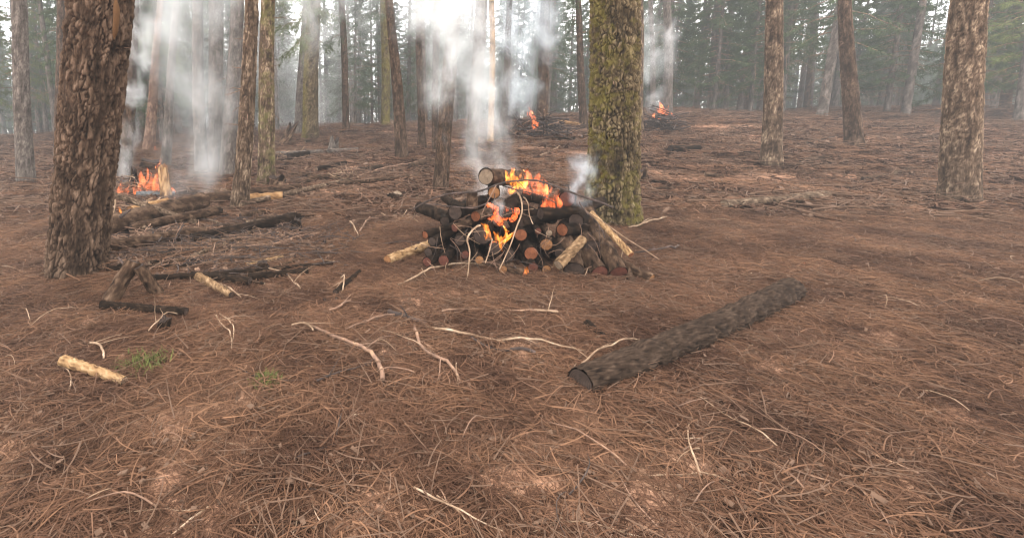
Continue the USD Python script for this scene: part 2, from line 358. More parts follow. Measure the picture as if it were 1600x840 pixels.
def spray(P, n, length, width, r, spread=.9):
    """n needle sprays (one thin triangle each) along the polyline P."""
    t = r.uniform(.12, 1, n) ** .75 * (len(P) - 1)
    i = np.minimum(t.astype(int), len(P) - 2); u = (t - i)[:, None]
    c = P[i] * (1 - u) + P[i + 1] * u
    d = P[i + 1] - P[i]; d /= np.linalg.norm(d, axis=1)[:, None]
    q = r.normal(0, 1, (n, 3)); q[:, 2] -= .25
    q -= d * (q * d).sum(1)[:, None]; q /= np.linalg.norm(q, axis=1)[:, None]
    e = d * .75 + q * spread; e /= np.linalg.norm(e, axis=1)[:, None]
    w = np.cross(e, r.normal(0, 1, (n, 3))); w /= np.linalg.norm(w, axis=1)[:, None]
    L = length * r.uniform(.6, 1.3, n)[:, None]
    v = np.stack([c - w * width / 2, c + w * width / 2, c + e * L], 1).reshape(-1, 3)
    return v, np.arange(3 * n).reshape(-1, 3)

def crown(h0, H, reach, count, seed, sprays=16, twigs=9, length=.3, width=.035, top=.25, droop=.35):
    """A conifer's crown about the local z axis: (limbs, needles)."""
    r = np.random.default_rng(seed)
    wood, leaf = [], []
    for k in range(count):
        q = (k + r.uniform(0, .8)) / count
        z = h0 + (H - h0) * q
        L = reach * (1 - (1 - top) * q ** 1.2) * r.uniform(.55, 1.15)
        a = k * 2.4 + r.uniform(-.5, .5)
        d = np.array([math.cos(a), math.sin(a), r.uniform(-.15, .25) + .3 * q]); d /= np.linalg.norm(d)
        P, R = limb(np.array([0, 0, z]), d, L, droop * r.uniform(.5, 1.4), .018 + .012 * (1 - q), seed * 999 + k)
        wood.append(tube(P, R, 4, False))
        side = np.cross(d, [0, 0, 1.0]); side /= np.linalg.norm(side)
        leaf.append(spray(P, sprays, length, width, r))
        for j in range(twigs):
            u = .25 + .72 * (j + r.random()) / twigs
            p0 = np.array([np.interp(u, np.linspace(0, 1, len(P)), P[:, c]) for c in range(3)])
            dd = d * .7 + side * (1 if j % 2 else -1) * r.uniform(.6, 1.1) + np.array([0, 0, r.uniform(-.3, .1)]); dd /= np.linalg.norm(dd)
            Q, _ = limb(p0, dd, L * (1 - u * .6) * r.uniform(.28, .5), .35, .01, seed * 777 + k * 31 + j, 4)
            leaf.append(spray(Q, sprays, length, width, r))
    return join(wood), join(leaf)

def dead_twig(p0, d, L, seed, r0=.011):
    """A bare side branch with a few finer ones."""
    r = np.random.default_rng(seed)
    P, R = limb(p0, d / np.linalg.norm(d), L, r.uniform(.1, .45), r0, seed)
    out = [tube(P, R, 5, True)]
    for j in range(r.integers(1, 4)):
        i = r.integers(2, len(P) - 1)
        dd = (P[i] - P[i - 1]); dd /= np.linalg.norm(dd)
        dd = dd + r.normal(0, .55, 3)
        Q, Rq = limb(P[i], dd / np.linalg.norm(dd), L * r.uniform(.2, .45), .2, R[i] * .6, seed * 7 + j, 5)
        out.append(tube(Q, Rq, 4, True))
    return join(out)

HERO = []
def tree(label, base_px, top_px, w0, w1, bark='bark_grey', depth=None, H=17.0, around=40, psize=.05, stretch=2.2, amp=.010, fine=22, flare=.35, flare_h=.45, moss=None,
         stubs=0, stub_len=(.15, .7), stub_z=(1.2, 6), stub_side=None, crown_from=.62, reach=1.7, count=15, live=0, live_z=(3, 6), broken=None, name='pine_tree', group=None, roots=5, stub_mat='twig_brown', leaf='foliage'):
    """A tree whose foot and whose height at the frame's top edge are read off the photograph."""
    seed = len(HERO) + 11
    r = np.random.default_rng(seed)
    B = gnd(*base_px) if depth is None else at(*base_px, depth)
    Y = B[1]
    if depth is not None: B[2] = float(height(B[0], B[1]))
    Tp = at(top_px, 0, Y)
    k = Y / F
    r0, r1 = w0 * k / 2 / (1 + flare * .0), w1 * k / 2
    d = (Tp - B) / max(Tp[2] - B[2], .5)
    zt = Tp[2] - B[2]
    H = max(H, zt + 5) if broken is None else broken
    hs = np.r_[-.25, np.linspace(0, H, 24)]
    lean = np.where(hs < zt, hs, zt + (hs - zt) * .55)                 # straightens above
    path = B + np.stack([d[0] * lean, 0 * lean, hs], 1) + np.stack([.03 * np.sin(hs * .9 + seed), .03 * np.cos(hs * .7), 0 * hs], 1)
    def radius(s):
        z = s - .25
        body = np.interp(z, [0, zt, H], [r0, r1, max(.25 * r1, .02)] if broken is None else [r0, r1, r1 * .9])
        return np.maximum(body, .012)
    rows = np.r_[np.linspace(0, min(zt + 1.2, H), max(8, int((min(zt + 1.2, H) + .25) * fine))), np.linspace(min(zt + 1.2, H), H + .25, 14)]
    mesh, tone, P = trunk_mesh(path, radius, around, rows, psize, stretch, amp, seed, flare, flare_h, roots)
    t = thing(name, label, 'tree', B, group)
    at_ = {'tone': tone}
    if moss:
        v = mesh[0] - B
        n = .45 * meshkit.fbm(v * 3, 3, seed) + .55 * meshkit.fbm(v * 13, 3, seed + 1); a = np.arctan2(v[:, 1] - d[1] * v[:, 2], v[:, 0] - d[0] * v[:, 2])
        at_['moss'] = np.clip(moss(a, v[:, 2], n), 0, .75) * np.clip((n - .36) * 7, .12, 1)
    else:
        at_['moss'] = np.zeros(len(tone))
    obj('trunk', mesh, bark, t, attrs=at_)
    def point(z):
        return np.array([np.interp(z + .25, np.r_[0, np.cumsum(np.linalg.norm(np.diff(P, axis=0), axis=1))], P[:, c]) for c in range(3)])
    for i in range(stubs):
        z = r.uniform(*stub_z); a = r.uniform(0, 6.28) if stub_side is None else stub_side + r.uniform(-.9, .9)
        dd = np.array([math.cos(a), math.sin(a), r.uniform(-.15, .35)])
        rr = float(np.interp(z, [0, zt, H], [r0, r1, .25 * r1]))
        obj('dead_branch', dead_twig(point(z) + dd * rr * .8, dd, r.uniform(*stub_len), seed * 50 + i, r0=r.uniform(.006, .013)), stub_mat, t)
    for i in range(live):
        z = r.uniform(*live_z); a = r.uniform(0, 6.28)
        dd = np.array([math.cos(a), math.sin(a), .1])
        P1, R1 = limb(point(z), dd, r.uniform(1.3, 2.3), .4, .025, seed * 70 + i)
        b = obj('branch', tube(P1, R1, 5), 'twig_brown', t)
        parts = [spray(P1, 40, .2, .02, r)]
        for j in range(14):
            q = r.integers(1, len(P1) - 1); e = (P1[q + 1] - P1[q]); e /= np.linalg.norm(e); e = e + r.normal(0, .7, 3) * [1, 1, .5]
            Q, _ = limb(P1[q], e / np.linalg.norm(e), r.uniform(.3, .8), .5, .01, seed * 90 + i * 20 + j, 5)
            parts.append(spray(Q, 45, .17, .016, r))
        obj('needles', join(parts), leaf, b, smooth=False)
    if broken is None:
        w, l = crown(H * crown_from, H, reach, count, seed, sprays=10, twigs=7, length=.36, width=.05)
        off = path[-1] - B - np.array([0, 0, H])
        for (v, f), nm, mt in ((w, 'crown_limbs', 'twig_brown'), (l, 'crown', leaf)):
            c = v.copy(); q = np.interp(c[:, 2], hs, lean)
            c[:, 0] += d[0] * q
            obj(nm, (c + B, f), mt, t, smooth=False)
    HERO.append((B[0], B[1], r0))
    return t, path, d

big_moss = lambda a, z, n: (np.clip(-np.cos(a) * 1.2 - .35, 0, 1) * np.clip((n - .40) * 5, 0, 1) * 1.1 + np.clip((n - .53) * 6, 0, .4) + np.clip(1.0 - z / .45, 0, 1) * np.clip((n - .40) * 5, 0, 1) * np.clip(np.cos(a) * 2 + .6, 0, 1))
left_moss = lambda a, z, n: np.clip(-np.cos(a) * 1.3 - .1, 0, 1) * np.clip((n - .32) * 4, 0, 1)
all_moss = lambda a, z, n: np.clip((n - .36) * 4, 0, .8)

tree('broad dark brown trunk at the left edge with a pale bark scar', (121, 428), 156, 80, 84, 'bark_dark', around=240, psize=.050, stretch=3.4, amp=.030, fine=70, stubs=6, stub_len=(.08, .3), stub_z=(1.5, 4), stub_side=0, flare=.12)
tree('big rough trunk with yellow green moss right behind the burning log pile', (958, 346), 957, 76, 63, 'bark_mossy', around=280, psize=.055, stretch=2.6, amp=.042, fine=75, moss=big_moss, flare=.30, flare_h=.40, stubs=2, stub_len=(.05, .15), H=20, roots=4)
tree('slim flaky barked trunk leaning right beside the orange debarked log', (372, 326), 397, 27, 19, 'bark_flaky', around=110, psize=.045, stretch=1.9, amp=.014, fine=48, stubs=22, stub_len=(.1, .4), stub_z=(.8, 4.5), flare=.18)
tree('pale flaky trunk with a lichen tint behind the slim leaning one', (413, 290), 421, 27, 20, 'bark_flaky', around=80, amp=.012, fine=36, moss=lambda a, z, n: np.clip((n - .45) * 2, 0, .45), stubs=9, stub_z=(1, 5), flare=.25)
tree('straight grey smoky trunk left of the close grey pair', (314, 276), 309, 20, 15, around=60, fine=24, flare=.15)
tree('left one of the two close grey trunks in the smoke', (338, 274), 337, 20, 21, around=60, fine=24, flare=.15, stubs=4)
tree('right one of the two close grey trunks, leaning right behind smoke', (356, 277), 371, 24, 19, around=60, fine=24, flare=.2, stubs=7, stub_z=(2, 5))
tree('greyish brown trunk just right of the dark left edge trunk', (193, 292), 208, 20, 18, 'bark_dark', around=60, fine=26, flare=.2, stubs=3)
tree('reddish trunk leaning right far behind the left fire', (231, 236), 252, 17, 8, 'bark_red', around=40, fine=16, flare=.3, stubs=5, stub_mat='twig_pale', live=3, live_z=(3.5, 6.5), leaf='foliage_light')
tree('thin grey brown trunk leaning right behind the upright stump in the left fire', (256, 262), 278, 15, 9, around=44, fine=18, flare=.3, stubs=3)
tree('stout trunk with moss down its left side at the back left of centre', (484, 219), 490, 25, 20, 'bark_mossy', around=50, fine=18, moss=left_moss, flare=.2, live=9, live_z=(3.0, 7.5), leaf='foliage_light')
tree('dim brown trunk hard against the left of the stout mossy one', (468, 212), 479, 17, 12, around=40, fine=14, flare=.2, live=7, live_z=(3.5, 8), leaf='foliage_light')
tree('narrow dark straight trunk alone on the crest left of centre', (542, 206), 534, 11, 9, 'bark_dark', around=36, fine=14, flare=.3, live=4, live_z=(4.0, 8))
tree('yellow green mossy trunk on the crest beside the heap of dead branches', (603, 197), 601, 14, 12, 'bark_mossy', around=40, fine=14, moss=all_moss, flare=.2, live=3, live_z=(5, 9))
tree('dark trunk leaning left in the middle with a curved foot', (628, 249), 609, 20, 12, 'bark_dark', around=60, fine=24, flare=.25, stubs=5)
tree('thin dark trunk with a knobbly foot right of the left leaning one', (658, 233), 654, 12, 8, 'bark_dark', around=44, fine=20, flare=.5, stubs=4)
tree('charred trunk leaning right with smoke across it left of the pile', (686, 298), 714, 24, 19, 'bark_dark', around=80, psize=.045, fine=34, flare=.15, stubs=10, stub_z=(2.2, 5), stub_side=0, stub_len=(.3, .7), stub_mat='twig_dark')
tree('thin straight dark trunk behind the right leaning charred one', (680, 236), 682, 10, 10, 'bark_dark', around=36, fine=16, flare=.2, stubs=4)
tree('dark trunk leaning right whose foot is lost in the smoke', (738, 248), 751, 18, 18, 'bark_dark', around=50, fine=20, flare=.2, stubs=9, stub_z=(2.2, 5), stub_side=0, stub_len=(.4, .9), stub_mat='twig_dark')
tree('pale barkless broken snag standing in the smoke above the pile', (768, 226), 768, 9, 8, 'wood_bare', around=24, fine=12, flare=.2, broken=8.5, stubs=4, name='dead_snag', stub_mat='twig_pale')
tree('slim dark trunk leaning right with curved bare branches', (785, 217), 797, 12, 8, 'bark_dark', around=40, fine=18, flare=.2, stubs=16, stub_z=(2, 6.5), stub_side=0, stub_len=(.6, 1.5), stub_mat='twig_dark')
tree('brown trunk rising from the smoking brush pile behind', (845, 216), 853, 18, 14, 'bark_dark', around=50, fine=20, flare=.2, stubs=8, stub_z=(2, 6), stub_side=2.6, stub_len=(.5, 1.2), stub_mat='twig_dark')
tree('grey trunk just right of the brush pile trunk', (866, 178), 863, 12, 8, around=36, fine=12, flare=.2)
tree('thin brown trunk close to the left of the big mossy one', (913, 206), 902, 12, 8, 'bark_dark', around=40, fine=16, flare=.25, live=3, live_z=(4.5, 8))
tree('slim pale trunk with flaky foot right of the big mossy one', (999, 210), 997, 14, 11, 'bark_flaky', around=44, fine=18, flare=.25, stubs=4)
tree('grey trunk behind the far right burning pile', (1045, 181), 1042, 13, 10, around=36, fine=12, flare=.2, stubs=6, stub_len=(.5, 1.2), stub_z=(3, 8))
tree('faint thin grey trunk left of the far right fire', (1021, 178), 1017, 8, 6, around=30, fine=10, flare=.2)
tree('straight brown trunk standing on the right beyond the big mossy one', (1205, 262), 1210, 26, 20, 'bark_flaky', around=60, fine=26, flare=.25, stubs=6)
tree('dark trunk leaning left far out on the right slope', (1335, 232), 1318, 22, 15, 'bark_dark', around=50, fine=20, flare=.25, stubs=5)
tree('thick flaky trunk near the right border of the view', (1500, 318), 1512, 44, 36, 'bark_flaky', around=90, psize=.05, fine=36, amp=.016, flare=.2, stubs=7)
tree('grey trunk at the far left of the view', (40, 286), 30, 24, 19, around=60, fine=24, flare=.2, stubs=4)
tree('thin brown trunk left of the dark left edge trunk', (92, 250), 96, 15, 10, 'bark_dark', around=44, fine=18, flare=.2, stubs=3)

# the pale scar on the left edge trunk, and its broken stub
def scar():
    v = []
    Y = gnd(121, 428)[1] - .27
    P = spline([at(181, -2, Y), at(182, 18, Y - .02), at(181, 40, Y - .02), at(178, 62, Y + .0)], 10)
    obj('bark_scar', tube(P, [.004, .02, .028, .03, .03, .028, .027, .024, .018, .004], 8, True, .2, 20, 3), 'wood_bare', '/World/pine_tree')
scar()

# far trees: five kinds built once, the others refer to them
KIND = []
def far_kind(k, H, r, h0, reach, count, bark, leaf):
    rr = np.random.default_rng(300 + k)
    path = np.stack([.12 * np.sin(np.linspace(0, 3, 20) + k), .1 * np.cos(np.linspace(0, 2.5, 20) + k), np.linspace(-.4, H, 20)], 1)
    mesh, tone, P = trunk_mesh(path, lambda s: np.interp(s, [0, H], [r, .03]), 20, np.r_[np.linspace(0, 9, 70), np.linspace(9, H + .3, 14)], .07, 2.2, .010, 300 + k, .3, .4)
    w, l = crown(h0, H, reach, count, 40 + k, sprays=19, twigs=10, length=.24, width=.028, top=.2)
    dead = [dead_twig(np.array([0, 0, rr.uniform(1.0, max(h0, 2.0))]), np.array([math.cos(a), math.sin(a), .05]), rr.uniform(.5, 1.5), 900 + k * 40 + i, .014) for i, a in enumerate(rr.uniform(0, 6.28, 16))]
    return (mesh, tone), w, l, dead, bark, leaf
SPECS = [(19, .21, 3.6, 2.3, 92, 'bark_grey', 'foliage'), (21, .25, 7.5, 2.1, 62, 'bark_dark', 'foliage'), (15, .14, 1.6, 2.1, 104, 'bark_grey', 'foliage'), (17, .17, 2.6, 2.1, 96, 'bark_grey', 'foliage_light'), (22, .19, 9.5, 1.8, 46, 'bark_grey', 'foliage')]
FAR_LABEL = ['distant pine with needles from mid height in the hazy wood', 'distant thick pine with a long bare trunk in the hazy wood', 'distant low branched fir among the trunks in the hazy wood', 'distant light green fir in the hazy wood', 'distant tall thin pine with only a high crown in the hazy wood']
FAR_GROUP = ['distant mid branched pines', 'distant thick pines', 'distant low branched firs', 'distant light green firs', 'distant thin pines']
spots, r = [], np.random.default_rng(2)
while len(spots) < 290:
    y = r.uniform(22, 48) if len(spots) < 120 else r.uniform(34, 78); x = r.uniform(-1.05, 1.65) * y
    px = 600 + F * x / y
    near_gap = y < 27 and 380 < px < 1060
    if near_gap or any((x - a) ** 2 + (y - b) ** 2 < 1.8 for a, b, _ in spots) or any((x - a) ** 2 + (y - b) ** 2 < 4 for a, b, _ in HERO): continue
    if 690 < px < 760 and r.random() < .45 and y < 45: continue
    k = int(r.choice(5, p=[.25, .13, .29, .14, .19]))
    spots.append((x, y, k))
first = {}
for x, y, k in spots:
    z = float(height(x, y)) - .05
    path = '/World/' + numbered('/World', 'distant_tree')
    xf = UsdGeom.Xform.Define(stage, path)
    xf.AddTranslateOp().Set(Gf.Vec3d(x, y, z)); xf.AddRotateXYZOp().Set(Gf.Vec3f(float(r.normal(0, 1.3)), float(r.normal(0, 1.3)), float(r.uniform(0, 360)))); s = float(r.uniform(.85, 1.15)); xf.AddScaleOp().Set(Gf.Vec3f(s, s, s))
    if k not in first:
        first[k] = path
        (mesh, tone), w, l, dead, bark, leaf = far_kind(k, *SPECS[k])
        obj('trunk', mesh, bark, path, attrs={'tone': tone, 'moss': 0 * tone})
        obj('crown_limbs', w, 'twig_brown', path, smooth=False); obj('crown', l, leaf, path, smooth=False)
        for d_ in dead: obj('dead_branch', d_, 'twig_brown', path, smooth=False)
    else:
        xf.GetPrim().GetReferences().AddInternalReference(first[k]); xf.GetPrim().SetInstanceable(True)
    tag(xf.GetPrim(), FAR_LABEL[k], 'tree', FAR_GROUP[k])

def far_wood():
    # beyond the countable trees: the wood reads as one mass
    pi = UsdGeom.PointInstancer.Define(stage, '/World/far_wood')
    rel, r = [], np.random.default_rng(77)
    for k in range(3):
        H = (18, 15, 20)[k]
        (mesh, tone), w, l, dead, bark, leaf = far_kind(10 + k, H, .17, (1.5, 1.0, 3.0)[k], 2.0, 80, 'bark_grey', 'foliage')
        base = f'/World/far_wood/kinds/tree_{k:03d}'
        UsdGeom.Xform.Define(stage, '/World/far_wood/kinds'); UsdGeom.Xform.Define(stage, base)
        usdkit.mesh(stage, base + '/trunk', mesh, M[bark]); usdkit.mesh(stage, base + '/crown', l, M[leaf]); rel.append(Sdf.Path(base))
    n = 760
    y = r.uniform(60, 112, n); x = r.uniform(-1.1, 1.75, n) * y
    z = height(x, y) - .1
    pi.CreatePrototypesRel().SetTargets(rel)
    pi.CreatePositionsAttr(Vt.Vec3fArray.FromNumpy(np.stack([x, y, z], 1).astype(np.float32)))
    pi.CreateProtoIndicesAttr(Vt.IntArray.FromNumpy(r.integers(0, 3, n).astype(np.int32)))
    yaw = r.uniform(0, 6.28, n)
    pi.CreateOrientationsAttr(Vt.QuathArray([Gf.Quath(float(math.cos(a / 2)), 0.0, 0.0, float(math.sin(a / 2))) for a in yaw]))
    pi.CreateScalesAttr(Vt.Vec3fArray.FromNumpy(np.repeat(r.uniform(.8, 1.2, n)[:, None], 3, 1).astype(np.float32)))
    tag(pi.GetPrim(), 'far off conifer wood closing the view behind the trunks', None, None, 'stuff')
far_wood()

# ------------------------------------------------------------------ logs, stumps, sticks
def log(label, P0, P1, r0, r1, bark='bark_log', cut='cut_orange', cut2=None, name='log', cat='log', group=None, grain=1.0, bend=.0, sides=18, bump=.14, knots=0, seed=[500]):
    """A sawn log from P0 to P1 (world points): bark and two sawn faces. P0 is the end that shows."""
    seed[0] += 1; sd_ = seed[0]; r = np.random.default_rng(sd_)
    P0, P1 = np.asarray(P0, float), np.asarray(P1, float)
    L = np.linalg.norm(P1 - P0); n = max(8, min(90, int(L / (r0 * .55 / grain))))
    ax = (P1 - P0) / L
    side = np.cross(ax, [0, 0, 1.0]); side = side / max(np.linalg.norm(side), 1e-6)
    t = np.linspace(0, 1, n)[:, None]
    P = P0 + (P1 - P0) * t + side * bend * L * np.sin(np.pi * t) + r.normal(0, .012 * r0 * 4, (n, 3)) * np.minimum(1, 4 * np.minimum(t, 1 - t) + .15)
    path = '/World/' + numbered('/World', name)
    x = UsdGeom.Xform.Define(stage, path)
    R = np.linspace(r0, r1, n)
    # local frame: z along the log, so that the growth rings run round it
    rot = Gf.Rotation(Gf.Vec3d(0, 0, 1), Gf.Vec3d(*map(float, ax)))
    mtx = Gf.Matrix4d().SetRotate(rot) * Gf.Matrix4d().SetTranslate(Gf.Vec3d(*map(float, P0)))
    x.AddTransformOp().Set(mtx)
    inv = np.array(mtx.GetInverse())
    loc = lambda v: v @ inv[:3, :3] + inv[3, :3]
    v, f = tube(P, R, sides, False, bump * .7, 1.3 / r0, sd_)
    edge, tone = plates(loc(v), r0 * .30 / grain, 3.2, sd_)
    T, A, B = frames(P)
    out = v - np.repeat(P, sides, 0)
    v = v + out * (.12 * np.clip(edge / .5, 0, 1) + .06 * (tone - .5))[:, None]
    tone = np.clip(.2 * tone + .3 * np.clip(edge / .5, 0, 1) + 1.0 * (meshkit.fbm(loc(v) / r0 * grain * np.array([4, 4, .7]), 4, sd_) - .5) + .12, 0, 1)
    knob = []
    for i in range(knots):
        q = int(r.integers(2, n - 2)); a = r.uniform(0, 6.28); dd = A[q] * math.cos(a) + B[q] * math.sin(a) + T[q] * .4
        knob.append(tube(P[q] + dd[None] * np.linspace(R[q] * .7, R[q] * r.uniform(1.5, 2.4), 4)[:, None], [R[q] * .22, R[q] * .18, R[q] * .15, R[q] * .1], 6))
    def put(nm, mesh, mt, sm=True, attrs=None):
        pp = path + '/' + numbered(path, nm)
        vv, ff, nn = meshkit.arrays((loc(mesh[0]), mesh[1]), sm)
        m = usdkit.mesh(stage, pp, (vv, ff), M[mt])
        if nn is not None: m.CreateNormalsAttr(Vt.Vec3fArray.FromNumpy(nn.astype(np.float32))); m.SetNormalsInterpolation('vertex')
        for kx, aa in (attrs or {}).items(): UsdGeom.PrimvarsAPI(m).CreatePrimvar(kx, Sdf.ValueTypeNames.FloatArray, 'vertex').Set(Vt.FloatArray.FromNumpy(np.asarray(aa, np.float32)))
    put('bark', (v, f), bark, True, {'tone': tone, 'moss': 0 * tone})
    put('cut_face', disc(P[0] + T[0] * r0 * .03, -T[0], r0 * .99, sides, sd_, r0 * .02), cut, 40)
    put('cut_face', disc(P[-1] - T[-1] * r1 * .03, T[-1], r1 * .99, sides, sd_ + 1, r1 * .02), cut2 or cut, 40)
    for kb in knob: put('branch_stub', kb, 'twig_dark')
    tag(x.GetPrim(), label, cat, group)
    return path

def lay(label, a, b, th0, th1, lift=.8, **kw):
    """A log lying on the ground between two pixels of the photograph."""
    A, B = gnd(*a), gnd(*b)
    r0, r1 = th0 * A[1] / F / 2, th1 * B[1] / F / 2
    t = np.linspace(0, 1, 15)[:, None]; Ln = A + (B - A) * t
    up = np.clip((height(Ln[:, 0], Ln[:, 1]) - Ln[:, 2]).max(), 0, .25) * .9 + .015 + .045 * np.clip((A[1] - 6) / 6, 0, 1)          # it rests on the highest bumps under it
    A = A + [0, 0, r0 * lift + up]; B = B + [0, 0, r1 * lift + up]
    return log(label, A, B, r0, r1, **kw)

def stick(label, pts, th, mt='twig_brown', cat='branch', name='fallen_branch', lift=0.6, arch=0.0, group=None, sides=7, n=18, bump=.18, side=2, seed=[800]):
    """A branch along a polyline of ground pixels; th: thickness in pixels at both ends; arch lifts its middle."""
    seed[0] += 1; r = np.random.default_rng(seed[0])
    G = np.array([gnd(*p) for p in pts])
    P = spline(G, n)
    k = P[:, 1].mean() / F
    R = np.linspace(th[0], th[1], n) * k / 2 * .78
    P = P + r.normal(0, .22, (n, 3)) * R[:, None]
    P[:, 2] = height(P[:, 0], P[:, 1]) + .034 + .03 * np.clip((P[:, 1] - 6) / 6, 0, 1) + R * lift + arch * np.sin(np.pi * np.linspace(0, 1, n))
    parts = [tube(P, R, sides, True, bump, 12, seed[0])]
    for j in range(side):
        i = int(r.integers(3, n - 3)); d = P[i + 1] - P[i]; d /= np.linalg.norm(d); d = d + r.normal(0, .6, 3) * [1, 1, .4] + [0, 0, .2]
        Q, Rq = limb(P[i], d / np.linalg.norm(d), r.uniform(.12, .4), .2, R[i] * .5, seed[0] * 9 + j, 6)
        parts.append(tube(Q, Rq, 5))
    return obj(name, join(parts), mt, label=label, cat=cat, group=group) if True else None

def stump(label, px, py, w, h, bark='bark_char', cut='cut_dark', lean=(0, 0), name='stump', jag=.25, group=None, seed=[900]):
    """A short broken stump standing at a ground pixel; w, h in pixels."""
    seed[0] += 1; r = np.random.default_rng(seed[0])
    B = gnd(px, py); k = B[1] / F; R, H = w * k / 2, h * k
    n, sides = 9, 20
    t = np.linspace(0, 1, n)
    th = np.arange(sides) / sides * 2 * np.pi
    v = []
    for q in t:
        rr = R * (1.18 - .3 * q + .25 * np.exp(-q * 6)) * (1 + .12 * np.sin(3 * th + seed[0]))
        top = H * q * (1 + jag * (np.sin(2 * th + seed[0]) * .6 + r.normal(0, .25, sides)) * q)
        v.append(np.stack([B[0] + rr * np.cos(th) + lean[0] * top, B[1] + rr * np.sin(th) + lean[1] * top, B[2] - .06 + top], 1))
    v = np.array(v).reshape(-1, 3)
    v += (R * .16 * (meshkit.fbm(v / R * 1.8, 3, seed[0]) - .5))[:, None] * np.tile(np.stack([np.cos(th), np.sin(th), 0 * th], 1), (n, 1))
    i, j = np.meshgrid(np.arange(n - 1), np.arange(sides), indexing='ij')
    a, b = i * sides + j, i * sides + (j + 1) % sides
    f = np.stack([a, b, b + sides, a, b + sides, a + sides], -1).reshape(-1, 3)
    _, tone = plates(v - B, R * .35, 2, seed[0])
    tt = thing(name, label, 'stump', B, group)
    obj('bark', (v, f), bark, tt, attrs={'tone': tone, 'moss': 0 * tone})
    top = v[-sides:]; c = top.mean(0) - [0, 0, H * .05]; mid = (top * .5 + c * .5) + r.normal(0, H * .04, (sides, 3)) * [0, 0, 1]
    vv = np.vstack([[c], mid, top]); jj = np.arange(sides); jn = (jj + 1) % sides
    ff = np.vstack([np.stack([0 * jj, 1 + jj, 1 + jn], 1), np.stack([1 + jj, 1 + sides + jj, 1 + sides + jn], 1), np.stack([1 + jj, 1 + sides + jn, 1 + jn], 1)])
    obj('broken_top', (vv, ff), cut, tt, smooth=35)

